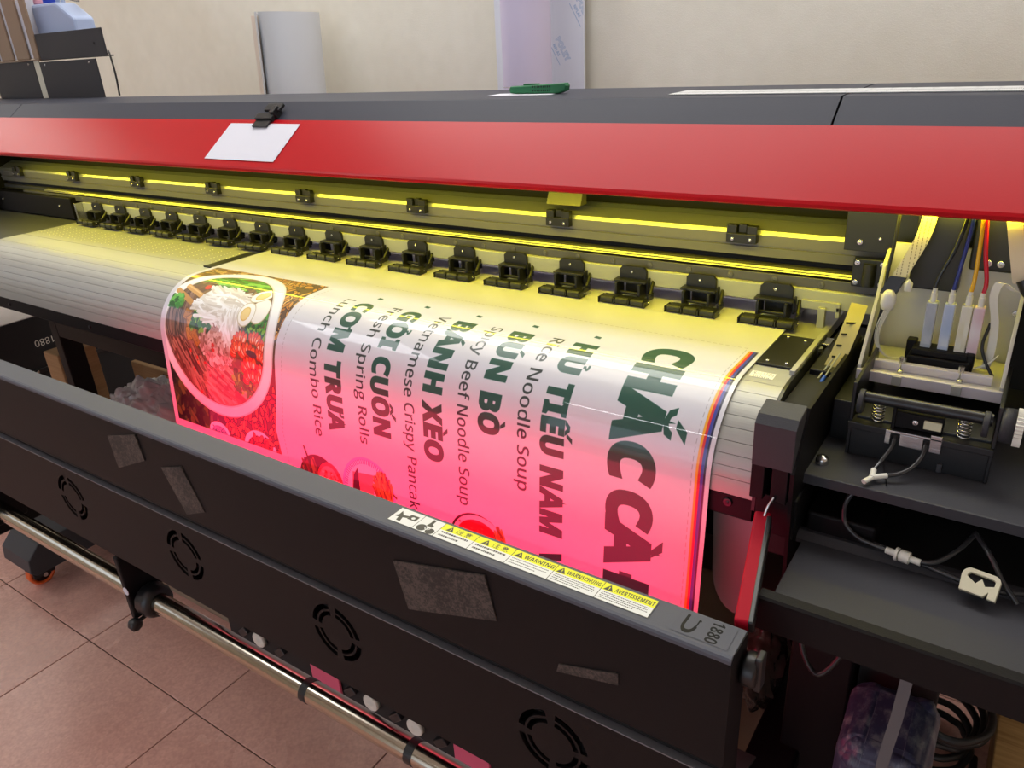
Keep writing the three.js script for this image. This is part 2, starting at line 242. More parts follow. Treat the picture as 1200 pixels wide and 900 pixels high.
// ------------------------------------------------------------------ the printed banner (profile shared with the platen)
const T1 = THREE.MathUtils.degToRad(85);
function feed(s, off = 0) {                                  // [z, y] at feed length s; off = distance above the platen skin
  const R = 0.1 + off, a = 0.1 * T1;
  if (s < 0) return [-0.835 + s, -0.478 + R];
  const t = Math.min(s, a) / 0.1, z = -0.835 + R * Math.sin(t), y = -0.478 + R * Math.cos(t);
  return s <= a ? [z, y] : [z + (s - a) * Math.cos(T1), y - (s - a) * Math.sin(T1)];
}
const BX0 = -1.326, BX1 = -0.257, S0 = -0.33, S1 = 0.74;
const bannerTexture = (() => {
  const W = 2048, PX = W / (BX1 - BX0), PY = 1560, Hh = Math.round((S1 - S0) * PY), c = document.createElement('canvas'); c.width = W; c.height = Hh;
  const g = c.getContext('2d'), R = rng(42), X = (u) => u * PX, Y = (s) => (s - S0) * PY;
  g.fillStyle = '#d4d2d8'; g.fillRect(0, 0, W, Hh);
  const poly = (pts, fill) => { g.fillStyle = fill; g.beginPath(); pts.forEach(([u, s], i) => (i ? g.lineTo(X(u), Y(s)) : g.moveTo(X(u), Y(s)))); g.closePath(); g.fill(); };
  const blob = (u, s, ru, rs, fill, rot = 0, stroke, lw = 2) => { g.save(); g.translate(X(u), Y(s)); g.rotate(rot); g.beginPath(); g.ellipse(0, 0, ru * PX, rs * PY, 0, 0, 7); g.fillStyle = fill; g.fill(); if (stroke) { g.strokeStyle = stroke; g.lineWidth = lw; g.stroke(); } g.restore(); };
  const pick = (a) => a[Math.floor(R() * a.length)];
  const stroke = (pts, col, w) => { g.strokeStyle = col; g.lineWidth = w * PX; g.lineCap = 'round'; g.lineJoin = 'round'; g.beginPath(); pts.forEach(([u, s], i) => (i ? g.lineTo(X(u), Y(s)) : g.moveTo(X(u), Y(s)))); g.stroke(); };
  // ---- photograph of the noodle bowl
  const frame = [[0.012, -0.039], [0.322, -0.039], [0.325, 0.03], [0.323, 0.13], [0.316, 0.2], [0.304, 0.27], [0.312, 0.316], [0.012, 0.316]];
  g.save(); g.beginPath(); frame.forEach(([u, s], i) => (i ? g.lineTo(X(u), Y(s)) : g.moveTo(X(u), Y(s)))); g.closePath(); g.clip();
  g.fillStyle = '#5a3a1c'; g.fillRect(0, 0, X(0.34), Hh);
  for (let i = 0; i < 260; i++) { const u = R() * 0.25, s = -0.039 + R() * 0.06, a = -0.3 + R() * 0.6; stroke([[u, s], [u + 0.02 * Math.cos(a), s + 0.02 * Math.sin(a)]], pick(['#b98a3c', '#8a5a24', '#d8b468', '#6b441c', '#c79a50']), 0.0022 + R() * 0.0016); }
  const leaves = (u0, u1, s0, s1, n, cols, sz) => { for (let i = 0; i < n; i++) blob(u0 + R() * (u1 - u0), s0 + R() * (s1 - s0), sz * (0.75 + R() * 0.5), sz * 0.5, pick(cols), R() * 3, '#2c1606', 2.5); };
  leaves(0.2, 0.34, -0.05, 0.11, 190, ['#c98a34', '#d69c48', '#b87828', '#a8661e', '#dfae62'], 0.0095);
  poly([[0, 0.18], [0.09, 0.24], [0.17, 0.33], [0, 0.33]], '#1f2c12');
  for (let i = 0; i < 150; i++) { const u = 0.005 + R() * 0.15, s = 0.2 + R() * 0.12; blob(u, s, 0.004 + R() * 0.012, 0.003 + R() * 0.007, pick(['#28421a', '#3f5a20', '#16230c', '#5b6a26', '#33441c', '#0f180a']), R() * 3); }
  leaves(0.16, 0.34, 0.2, 0.33, 210, ['#c05a34', '#a8442a', '#d4703e', '#8c3822', '#c8642e'], 0.0098);
  blob(0.14, 0.316, 0.03, 0.022, '#e8e2e8'); blob(0.14, 0.318, 0.023, 0.016, '#8a7aa6'); for (let i = 0; i < 60; i++) blob(0.12 + R() * 0.04, 0.305 + R() * 0.02, 0.0012, 0.0012, pick(['#463a66', '#b6a8cc', '#2a2240']));
  blob(0.255, 0.325, 0.045, 0.04, '#f0e4ea'); blob(0.255, 0.327, 0.036, 0.031, '#7a2a1a'); leaves(0.23, 0.285, 0.3, 0.33, 34, ['#d6482c', '#e8683c', '#b83222'], 0.0105);
  // bowl
  const CU = 0.155, CS = 0.122;
  blob(CU, CS, 0.163, 0.156, '#dcd6cf'); blob(CU, CS, 0.16, 0.153, '#f3f2ee'); blob(CU, CS, 0.143, 0.137, '#d8d2cc'); blob(CU, CS, 0.14, 0.134, '#6a4a2a');
  g.save(); g.beginPath(); g.ellipse(X(CU), Y(CS), 0.139 * PX, 0.133 * PY, 0, 0, 7); g.clip();
  for (let i = 0; i < 420; i++) blob(CU + (R() - 0.5) * 0.29, CS + (R() - 0.5) * 0.28, 0.003 + R() * 0.008, 0.003 + R() * 0.006, pick(['#7a542c', '#4a3418', '#5e6a2a', '#8a6a3a', '#3a4a1c', '#6a3a20']), R() * 3);
  const strands = (n, u, s, ru, rs, a0, da, len, cols, w) => { for (let i = 0; i < n; i++) { const r = Math.sqrt(R()), q = R() * 6.28, uu = u + ru * r * Math.cos(q), ss = s + rs * r * Math.sin(q), a = a0 + (R() - 0.5) * da, b = a + (R() - 0.5) * 0.9; stroke([[uu - len * Math.cos(a), ss - len * Math.sin(a)], [uu, ss], [uu + len * Math.cos(b), ss + len * Math.sin(b)]], pick(cols), w * (0.7 + R() * 0.6)); } };
  strands(70, 0.15, 0.012, 0.085, 0.012, 0.02, 0.25, 0.045, ['#2f8a22', '#4aa832', '#1c5f16', '#7cc04a', '#256f1c'], 0.0045);
  strands(120, 0.06, 0.13, 0.03, 0.05, 1.4, 0.3, 0.028, ['#8c6650', '#74503c', '#a07c64', '#5c3c2c'], 0.008);
  strands(26, 0.05, 0.125, 0.03, 0.03, 1.45, 0.15, 0.04, ['#8f6a54', '#7a5640'], 0.015); strands(16, 0.05, 0.125, 0.034, 0.03, 1.45, 0.1, 0.045, ['#3c2418'], 0.0022);
  strands(200, 0.085, 0.205, 0.05, 0.055, 1.0, 0.35, 0.022, ['#8a5840', '#6a3a28', '#a4705a', '#50281a', '#b48266', '#7c4a34'], 0.0042);
  strands(260, 0.195, 0.225, 0.062, 0.038, 0.45, 0.4, 0.022, ['#c4846a', '#b06a52', '#d49c82', '#9c5640', '#cc8e74', '#8a4434'], 0.0045);
  for (let i = 0; i < 420; i++) { const r = Math.sqrt(R()), q = R() * 6.28; blob(0.165 + 0.047 * r * Math.cos(q), 0.142 + 0.042 * r * Math.sin(q), 0.0022 + R() * 0.0045, 0.002 + R() * 0.004, pick(['#cda596', '#b88a78', '#e0c4b6', '#a87462', '#8c5a48', '#d8b4a6']), R() * 3); }
  for (const [u, s, a] of [[0.076, 0.1, 0.2], [0.087, 0.112, 1.2], [0.088, 0.132, 1.3], [0.108, 0.14, 0.9], [0.1, 0.126, 2.2]]) { g.save(); g.translate(X(u), Y(s)); g.rotate(a); g.fillStyle = '#7a4a14'; g.fillRect(-19, -15, 40, 32); g.fillStyle = pick(['#c88a34', '#b87626', '#d69c4a']); g.fillRect(-17, -14, 36, 28); g.fillStyle = 'rgba(110,66,16,.5)'; for (let k = 0; k < 8; k++) g.fillRect(-15 + R() * 30, -12 + R() * 22, 5, 3); g.restore(); }
  for (const [u, s, n, sz] of [[0.12, 0.1, 90, 0.028], [0.265, 0.09, 90, 0.03], [0.232, 0.2, 90, 0.026], [0.27, 0.235, 50, 0.02], [0.035, 0.078, 70, 0.017]]) for (let i = 0; i < n; i++) blob(u + (R() - 0.5) * sz * 2, s + (R() - 0.5) * sz * 1.6, 0.002 + R() * 0.006, 0.002 + R() * 0.004, pick(['#2f7a22', '#4c9a2c', '#1d4d16', '#86b63a', '#27601c', '#143810']), R() * 3);
  // noodles
  blob(0.165, 0.07, 0.07, 0.036, '#e9e4da', 0.1); strands(190, 0.165, 0.07, 0.066, 0.034, 0.15, 0.7, 0.028, ['#f4f0e8', '#e4dccf', '#fbf9f4', '#d3c9ba', '#efe9de'], 0.004);
  strands(60, 0.2, 0.105, 0.02, 0.022, 1.2, 0.6, 0.02, ['#f4f0e8', '#e4dccf', '#fbf9f4', '#d8cfc2'], 0.004);
  // prawns
  const prawn = (u, s, a, k) => { for (let i = 0; i < 6; i++) { const q = a + i * 0.36, uu = u + 0.018 * k * Math.cos(q), ss = s + 0.018 * k * Math.sin(q); blob(uu, ss, 0.0088 * k, 0.0062 * k, i % 2 ? '#f0662e' : '#e23c1c', q, '#b02410', 2); blob(uu - 0.003 * Math.cos(q), ss - 0.003 * Math.sin(q), 0.0042 * k, 0.0032 * k, i % 2 ? '#ffd9bc' : '#f98a5a', q); } };
  for (const [u, s, a, k] of [[0.235, 0.135, 3.4, 1], [0.268, 0.132, 4.2, 1], [0.252, 0.155, 3.6, 1.1], [0.28, 0.158, 4.6, 1], [0.258, 0.178, 3.3, 1.1], [0.283, 0.185, 4.3, 1], [0.27, 0.2, 3.9, 1.05], [0.228, 0.15, 3.1, 0.9], [0.288, 0.14, 4.7, 0.9], [0.255, 0.196, 3.2, 0.9]]) prawn(u, s, a, k);
  blob(0.262, 0.142, 0.014, 0.006, '#5a3038', 0.1); blob(0.26, 0.205, 0.004, 0.004, '#7a8a20');
  // halved eggs
  const egg = (u, s, ru, rs, a, yu, ys) => { blob(u, s, ru, rs, '#fbf7ea', a, '#c8b890', 3); blob(u + yu, s + ys, ru * 0.52, rs * 0.55, '#f2d486', a, '#e0b450', 3); };
  blob(0.257, 0.066, 0.022, 0.024, '#f6f1e4', 0.4, '#c8b890', 3); egg(0.238, 0.034, 0.025, 0.016, -0.4, 0, 0.002); egg(0.229, 0.077, 0.02, 0.022, 0.3, -0.002, 0);
  for (let i = 0; i < 12; i++) blob(0.05 + R() * 0.14, 0.13 + R() * 0.12, 0.0025 + R() * 0.003, 0.0025 + R() * 0.002, pick(['#d83020', '#c82418', '#ee5a30']));
  blob(0.088, 0.04, 0.008, 0.006, '#d83420'); g.restore();
  stroke([[0.036, 0.046], [0.088, 0.06]], '#cf9a52', 0.0085); stroke([[0.017, 0.058], [0.074, 0.077]], '#c99148', 0.0085); stroke([[0.036, 0.044], [0.088, 0.058]], '#e6bd7c', 0.002);
  for (let i = 0; i < 60; i++) blob(0.03 + (R() - 0.5) * 0.03, 0.08 + (R() - 0.5) * 0.024, 0.002 + R() * 0.005, 0.002 + R() * 0.004, pick(['#2f8a28', '#4aa838', '#1d5f1a', '#6abf48']));
  g.restore();
  g.strokeStyle = 'rgba(120,110,110,.8)'; g.lineWidth = 1.4; g.setLineDash([7, 5]); g.beginPath(); [[0.34, -0.03], [0.34, 0.13], [0.332, 0.2], [0.322, 0.27], [0.33, 0.33]].forEach(([u, s], i) => (i ? g.lineTo(X(u), Y(s)) : g.moveTo(X(u), Y(s)))); g.stroke(); g.setLineDash([]);
  // ---- smaller dish pictures
  blob(0.405, 0.345, 0.05, 0.052, '#3a2a16'); blob(0.43, 0.345, 0.032, 0.045, '#e84a48'); blob(0.428, 0.345, 0.026, 0.038, '#f08a84'); for (let i = 0; i < 90; i++) blob(0.41 + R() * 0.04, 0.318 + R() * 0.05, 0.002, 0.002, pick(['#e02420', '#f4b0a4', '#c81c18', '#ff6a5c'])); for (let i = 0; i < 50; i++) { const u = 0.362 + R() * 0.035, s = 0.3 + R() * 0.045; stroke([[u, s], [u + 0.006, s + 0.018]], pick(['#5a4a24', '#2c2a10', '#8a6a38', '#6a3a1c']), 0.004); } stroke([[0.372, 0.285], [0.382, 0.31]], '#2c3a14', 0.004);
  blob(0.518, 0.33, 0.058, 0.062, '#c9a2d8'); blob(0.518, 0.33, 0.053, 0.057, '#f4dce8'); for (let i = 0; i < 40; i++) { const a = Math.PI + (i / 40) * Math.PI; stroke([[0.518 + 0.053 * Math.cos(a), 0.33 + 0.057 * Math.sin(a)], [0.518 + 0.047 * Math.cos(a), 0.33 + 0.051 * Math.sin(a)]], '#8a5aa8', 0.0016); }
  poly([[0.485, 0.3], [0.53, 0.295], [0.53, 0.35], [0.48, 0.35]], '#d87a78'); poly([[0.487, 0.305], [0.497, 0.29], [0.5, 0.35], [0.48, 0.35]], '#3a1a1c'); strands(160, 0.552, 0.322, 0.018, 0.028, 1.3, 0.9, 0.012, ['#b8741c', '#8a4a10', '#d89a38', '#6a340a'], 0.003);
  blob(0.735, 0.345, 0.05, 0.045, '#2a1008'); blob(0.738, 0.347, 0.05, 0.045, '#f2c8c8'); blob(0.736, 0.35, 0.042, 0.04, '#cf1612'); for (let i = 0; i < 120; i++) blob(0.7 + R() * 0.055, 0.32 + R() * 0.05, 0.002, 0.0016, pick(['#e4241c', '#a80e0c', '#f04030'])); strands(40, 0.775, 0.335, 0.008, 0.02, 1.2, 0.5, 0.008, ['#c88a34', '#7a4a14', '#a8701e'], 0.003);
  // ---- lettering (rotated a quarter turn: it reads along the feed direction)
  const GREEN = '#0d4a3a', INK = '#26302e';
  const MARK = {                                              // Vietnamese marks, in cap heights, around the middle of the letter
    '\u0301': (c, y) => [[c - 0.1, y + 0.05], [c + 0.08, y + 0.3], [c + 0.3, y + 0.3], [c + 0.06, y + 0.05]], '\u0300': (c, y) => [[c + 0.1, y + 0.05], [c - 0.08, y + 0.3], [c - 0.3, y + 0.3], [c - 0.06, y + 0.05]],
    '\u0302': (c, y) => [[c - 0.32, y + 0.04], [c - 0.1, y + 0.26], [c + 0.1, y + 0.26], [c + 0.32, y + 0.04], [c + 0.13, y + 0.04], [c, y + 0.14], [c - 0.13, y + 0.04]],
    '\u0306': (c, y) => [[c - 0.3, y + 0.27], [c - 0.22, y + 0.1], [c, y + 0.03], [c + 0.22, y + 0.1], [c + 0.3, y + 0.27], [c + 0.16, y + 0.27], [c + 0.1, y + 0.18], [c, y + 0.15], [c - 0.1, y + 0.18], [c - 0.16, y + 0.27]],
    '\u0309': (c, y) => [[c - 0.06, y + 0.03], [c - 0.06, y + 0.14], [c + 0.04, y + 0.17], [c + 0.02, y + 0.21], [c - 0.12, y + 0.22], [c - 0.12, y + 0.31], [c + 0.06, y + 0.31], [c + 0.16, y + 0.24], [c + 0.16, y + 0.16], [c + 0.06, y + 0.1], [c + 0.06, y + 0.03]],
  };
  const line = (text, u, s, e, cap, font, col, capRatio, thick) => {   // baseline at u, from s to e
    g.save(); g.translate(X(u), Y(s)); g.rotate(Math.PI / 2); g.font = font + ' 200px sans-serif'; g.textBaseline = 'alphabetic';
    const base = text.normalize('NFD').replace(/[\u0300-\u0309\u031b]/g, ''), wd = g.measureText(base).width, C = 200 * capRatio; g.scale(((e - s) * PY) / wd, (cap * PX) / C); g.fillStyle = g.strokeStyle = col; g.fillText(base, 0, 0); if (thick) { g.lineWidth = thick; g.lineJoin = 'miter'; g.strokeText(base, 0, 0); }
    const shape = (pts) => { g.beginPath(); pts.forEach(([a, b], i) => (i ? g.lineTo(a * C, -b * C) : g.moveTo(a * C, -b * C))); g.closePath(); g.fill(); };
    let done = '', x0 = 0, level = 0, w = 0;
    for (const ch of text.normalize('NFD')) {
      if (ch === '\u031b') { const r = (x0 + w) / C; shape([[r - 0.1, 0.86], [r + 0.02, 0.9], [r + 0.03, 1.06], [r + 0.16, 1.06], [r + 0.15, 0.88], [r + 0.06, 0.76], [r - 0.06, 0.74]]); }
      else if (MARK[ch]) { const mid = (x0 + w / 2) / C, hat = ch === '\u0302' ? 1 : ch === '\u0306' ? 2 : 0; shape(MARK[ch](mid + [0, 0.3, 0.02][level], 1 + [0.02, 0.1, 0.3][level])); if (hat) level = hat; }
      else { x0 = g.measureText(done).width; w = g.measureText(ch).width; done += ch; level = 0; }
    }
    g.restore();
  };
  const title = (t, u, s, e, cap = 0.033) => { line(t, u, s, e, cap, 'bold', GREEN, 0.714, 15); };
  const sub = (t, u, s, e) => line(t, u, s, e, 0.0185, '', INK, 0.714, 4);
  const dot = (u) => poly([[u + 0.011, -0.03], [u + 0.021, -0.028], [u + 0.021, -0.021], [u + 0.011, -0.023]], GREEN);
  line('C', 0.943, -0.031, 0.018, 0.057, 'bold', GREEN, 0.735, 20); line('H', 0.943, 0.02, 0.067, 0.057, 'bold', GREEN, 0.714, 20); line('Ắ', 0.943, 0.066, 0.126, 0.057, 'bold', GREEN, 0.714, 20); line('C', 0.943, 0.127, 0.18, 0.057, 'bold', GREEN, 0.735, 20);
  line('C', 0.943, 0.192, 0.243, 0.057, 'bold', GREEN, 0.735, 20); line('À', 0.943, 0.238, 0.3, 0.057, 'bold', GREEN, 0.714, 20); line('ĐAO', 0.943, 0.312, 0.48, 0.057, 'bold', GREEN, 0.714, 20);
  title('HỦ TIẾU NAM', 0.842, 0.0, 0.295); title('VANG', 0.842, 0.318, 0.45); sub('Rice Noodle Soup', 0.805, -0.002, 0.24);
  title('BÚN BÒ', 0.742, 0, 0.17); sub('Spicy Beef Noodle Soup', 0.704, 0.0, 0.293);
  title('BÁNH XÈO', 0.642, 0, 0.237); sub('Vietnamese Crispy Pancake', 0.606, -0.002, 0.343);
  title('GỎI CUỐN', 0.541, 0, 0.224); sub('Fresh Spring Rolls', 0.509, -0.004, 0.245);
  title('CƠM TRƯA', 0.441, 0, 0.236); sub('Lunch Combo Rice', 0.406, -0.006, 0.257);
  [0.842, 0.742, 0.642, 0.541, 0.441].forEach(dot);
  // faint sheet border and colour control stripes
  g.strokeStyle = 'rgba(90,80,80,.55)'; g.lineWidth = 1.2; g.setLineDash([9, 7]); g.beginPath(); g.moveTo(X(0.4), Y(-0.077)); g.lineTo(X(1.047), Y(-0.074)); g.lineTo(X(1.047), Y(S1)); g.stroke(); g.setLineDash([]);
  [['#f2a51c', 1.0515, 1.0545], ['#d8232a', 1.0545, 1.0575], ['#3a3f9c', 1.0575, 1.061], ['#191a3c', 1.061, 1.0635]].forEach(([col, a, b]) => { g.fillStyle = col; g.fillRect(X(a), Y(-0.066), X(b) - X(a), Hh); });
  const t = new THREE.CanvasTexture(c); t.colorSpace = THREE.SRGBColorSpace; t.anisotropy = 8; return t;
})();
{
  const pos = [], uv = [], idx = [], N = 150, TH = 0.0005, O = [];
  for (let i = 0; i <= N; i++) { const s = S0 + (S1 - S0) * i / N; O.push([s, feed(s, 0.0012 + TH), feed(s, 0.0012)]); }
  for (const [s, a, b] of O) for (const [x, u] of [[BX0, 0], [BX1, 1]]) { const v = 1 - (s - S0) / (S1 - S0); pos.push(x, a[1] + DATUM, a[0], x, b[1] + DATUM, b[0]); uv.push(u, v, u, v); }
  for (let i = 0; i < N; i++) { const p = i * 4, q = p + 4; idx.push(p, q, p + 2, p + 2, q, q + 2); idx.push(p + 1, p + 3, q + 1, p + 3, q + 3, q + 1); idx.push(p, p + 1, q, q, p + 1, q + 1); idx.push(p + 2, q + 2, p + 3, q + 2, q + 3, p + 3); }
  const g = new THREE.BufferGeometry(); g.setAttribute('position', new THREE.Float32BufferAttribute(pos, 3)); g.setAttribute('uv', new THREE.Float32BufferAttribute(uv, 2)); g.setIndex(idx);
  // smooth normals across the sheet, hard at its edges
  const f = g.toNonIndexed(), P = f.attributes.position, nn = new Float32Array(P.count * 3), normalAt = (y, z) => { if (z < -0.835) return [0, 1, 0]; const t = Math.min(Math.atan2(z + 0.835, Math.max(y - DATUM + 0.478, 1e-6)), T1); return [0, Math.cos(t), Math.sin(t)]; };
  f.computeVertexNormals(); const FN = f.attributes.normal;
  for (let i = 0; i < P.count; i++) { const n0 = [FN.getX(i), FN.getY(i), FN.getZ(i)]; let n = n0; if (Math.abs(n0[0]) < 0.5) { n = normalAt(P.getY(i), P.getZ(i)); if (n[1] * n0[1] + n[2] * n0[2] < 0) n = n.map((v) => -v); } nn.set(n, i * 3); }
  f.setAttribute('normal', new THREE.BufferAttribute(nn, 3));
  solo('printed_banner', f, std({ map: bannerTexture, roughness: 0.4, clearcoat: 0.7, clearcoatRoughness: 0.035 }), 'glossy white vinyl menu banner printed with green dish names and a noodle bowl picture', 'banner');
}

// ------------------------------------------------------------------ the printer
const printer = thing('large_format_printer', 'wide black roll printer with a long red lid front and grey top', 'printer', [-1.2, 0, -1.0]);
const PX0 = -2.95, PX1 = 0.45;
// lid
{
  const grey = [[-1.0555, -0.1235], [-1.098, -0.0912], [-1.104, -0.0906], [-1.3, -0.0906], [-1.305, -0.095], [-1.305, -0.2]];
  for (const [a, b] of [[PX0, -2.3925], [-2.3895, -0.2425], [-0.2395, PX1]]) part(printer, 'top_cover', xprism(thicken([...grey].reverse(), 0.003), a, b, 0), M.coverGrey, 'grey top cover section');
  const redLine = [[-0.966, -0.2055], [-0.957, -0.2055], [-0.9525, -0.2035], [-0.9515, -0.199], [-0.954, -0.1955], [-1.0545, -0.1215], [-1.056, -0.1228], [-1.075, -0.1228]];
  part(printer, 'lid_front', xprism(thicken(redLine, -0.002), PX0 + 0.002, PX1 - 0.002), M.red, 'long red sloping lid front');
  part(printer, 'lid_underside', xprism([[-0.98, -0.195], [-0.968, -0.2], [-1.06, -0.135], [-1.29, -0.1], [-1.29, -0.115], [-1.07, -0.15], [-0.985, -0.203]].filter((_, i) => i !== 0), PX0 + 0.01, PX1 - 0.01), M.blackMatte);
  for (const x of [PX0 - 0.004, PX1]) part(printer, 'end_plate', xprism([[-0.95, -0.2], [-1.055, -0.1215], [-1.098, -0.089], [-1.31, -0.089], [-1.31, -0.5], [-0.95, -0.5]], x, x + 0.004), M.black);
  const s = part(printer, 'led_strip', obox([-1.2, -0.2, -0.9765], [2.4, 0.003, 0.013], [0.22, 0, 0], 0.0005), std({ color: srgb(240, 220, 120), emissive: new THREE.Color().setRGB(...LED.color), emissiveIntensity: 3, roughness: 0.5 }), 'glowing yellow light strip under the lid');
  const l = new THREE.RectAreaLight(new THREE.Color().setRGB(...LED.color), LED.power, 2.4, 0.012); l.position.set(-1.2 + 1.2, DATUM - 0.2035, -0.978 + 1.0); l.castShadow = true; printer.add(l); l.lookAt(-1.2, DATUM - 0.2035 - 1, -0.978 - 0.22);
}
// guide beam
const beam = group(printer, 'guide_beam', 'long metal carriage rail lit yellow under the lid');
{
  const bx0 = -2.75, bx1 = -0.14;
  part(beam, 'rail', xprism([[-1.0585, -0.268], [-1.0605, -0.283], [-1.062, -0.2835], [-1.062, -0.285], [-1.0585, -0.2855], [-1.061, -0.2985], [-1.07, -0.2985], [-1.07, -0.268]], bx0, bx1), std({ color: srgb(122, 120, 118), metalness: 0.6, roughness: 0.55 }));
  part(beam, 'rail_top', xprism([[-1.0595, -0.268], [-1.062, -0.2625], [-1.0865, -0.2525], [-1.0885, -0.2525], [-1.0885, -0.268]], bx0, bx1), std({ color: srgb(150, 150, 145), metalness: 0.6, roughness: 0.32 }));
  part(beam, 'back_strip', xprism([[-1.0885, -0.2525], [-1.1, -0.2478], [-1.104, -0.2478], [-1.104, -0.262], [-1.0885, -0.262]], bx0, bx1), std({ color: srgb(120, 122, 116), roughness: 0.5, metalness: 0.5 }));
  part(beam, 'inner_panel', box(bx0, bx1 - 0.06, -0.27, -0.135, -1.135, -1.13, 0.0008), M.blackMatte);
  part(beam, 'slot', box(bx0, bx1, -0.312, -0.2985, -1.085, -1.072, 0), M.blackMatte);
  for (let i = 0; i < 2; i++) part(beam, 'rib', xprism([[-1.0485, -0.3083 - i * 0.0032], [-1.047, -0.3103 - i * 0.0032], [-1.0475, -0.3113 - i * 0.0032], [-1.06, -0.3113 - i * 0.0032], [-1.06, -0.3083 - i * 0.0032]], -2.3, -0.19), std({ color: srgb(150, 148, 142), metalness: 0.7, roughness: 0.34 }));
  part(beam, 'shelf', xprism([[-1.05, -0.318], [-1.09, -0.318], [-1.09, -0.3085], [-1.06, -0.3085], [-1.06, -0.317]], bx0, bx1), M.darkGrey);
  part(beam, 'bolt_strip', box(-2.42, -0.145, -0.331, -0.3172, -1.06, -1.0462, 0.001), std({ color: srgb(92, 90, 92), roughness: 0.5, metalness: 0.5 }));
  part(beam, 'rear_guide', box(-2.09, -0.23, -0.3745, -0.345, -1.098, -1.092, 0.001), std({ color: srgb(236, 230, 246), roughness: 0.9, transmission: 0.6, thickness: 0 }), 'pale lilac rear media guide');
  part(beam, 'roller_bar', [box(-2.1, -0.15, -0.356, -0.331, -1.06, -1.04, 0.002)], M.barWhite, 'off-white bar carrying the pinch rollers');
  part(beam, 'beam_body', box(bx0, bx1, -0.34, -0.262, -1.115, -1.0885, 0.001), M.darkGrey);
  part(beam, 'end_bracket', [box(-2.105, -2.099, -0.377, -0.331, -1.06, -1.02, 0.0005), box(-2.105, -2.066, -0.377, -0.331, -1.064, -1.06, 0.0005)], M.alu);
  for (let i = 0; i < 34; i++) part(beam, 'bolt', screw(-0.229 - i * 0.0624, -0.3245, -1.0462, 0.0042), std({ color: srgb(104, 102, 100), roughness: 0.4, metalness: 0.5 }));
  for (let i = 0; i < 8; i++) {
    const x = -0.343 - i * 0.2992, b = [box(x - 0.0215, x + 0.0215, -0.2795, -0.266, -1.06, -1.048, 0.001), box(x - 0.0215, x - 0.0075, -0.268, -0.2545, -1.06, -1.05, 0.001), box(x - 0.006, x + 0.0055, -0.266, -0.254, -1.062, -1.054, 0.001), box(x + 0.007, x + 0.0215, -0.268, -0.255, -1.06, -1.05, 0.001)];
    part(beam, 'strip_clip', b, M.blackSmooth, 'small black clip on the rail'); each(beam, 'clip_screw', [screw(x - 0.012, -0.2735, -1.0478, 0.0025), screw(x + 0.013, -0.2735, -1.0478, 0.0025)], M.chrome);
  }
  part(beam, 'sensor_cover', xprism([[-1.06, -0.222], [-1.07, -0.228], [-1.07, -0.245], [-1.05, -0.245]], -0.662, -0.6), std({ color: srgb(92, 90, 62), roughness: 0.5 }), 'small slanted bracket above the rail');
  part(beam, 'belt_housing', box(-0.204, -0.05, -0.271, -0.2, -1.06, -1.032, 0.001), M.blackSmooth, 'black belt housing at the rail end');
  each(beam, 'housing_screw', [screw(-0.185, -0.259, -1.031, 0.0035), screw(-0.162, -0.253, -1.031, 0.002), screw(-0.138, -0.262, -1.031, 0.004)], M.chrome);
  part(beam, 'end_block', [box(-0.1905, -0.148, -0.318, -0.281, -1.045, -1.034, 0.001), cyl([-0.17, -0.315, -1.033], [-0.17, -0.286, -1.033], 0.008)], M.blackSmooth);
  each(beam, 'housing_screw', [[-0.185, -0.286], [-0.155, -0.286], [-0.185, -0.312], [-0.155, -0.312]].map(([x, y]) => screw(x, y, -1.0335, 0.0036)), M.chrome);
  part(beam, 'hanging_post', [box(-0.2265, -0.217, -0.4, -0.352, -1.04, -1.03, 0.001), box(-0.25, -0.2, -0.357, -0.345, -1.05, -1.035, 0.001), box(-0.205, -0.2, -0.365, -0.35, -1.045, -1.035, 0.001)], M.barWhite);
}
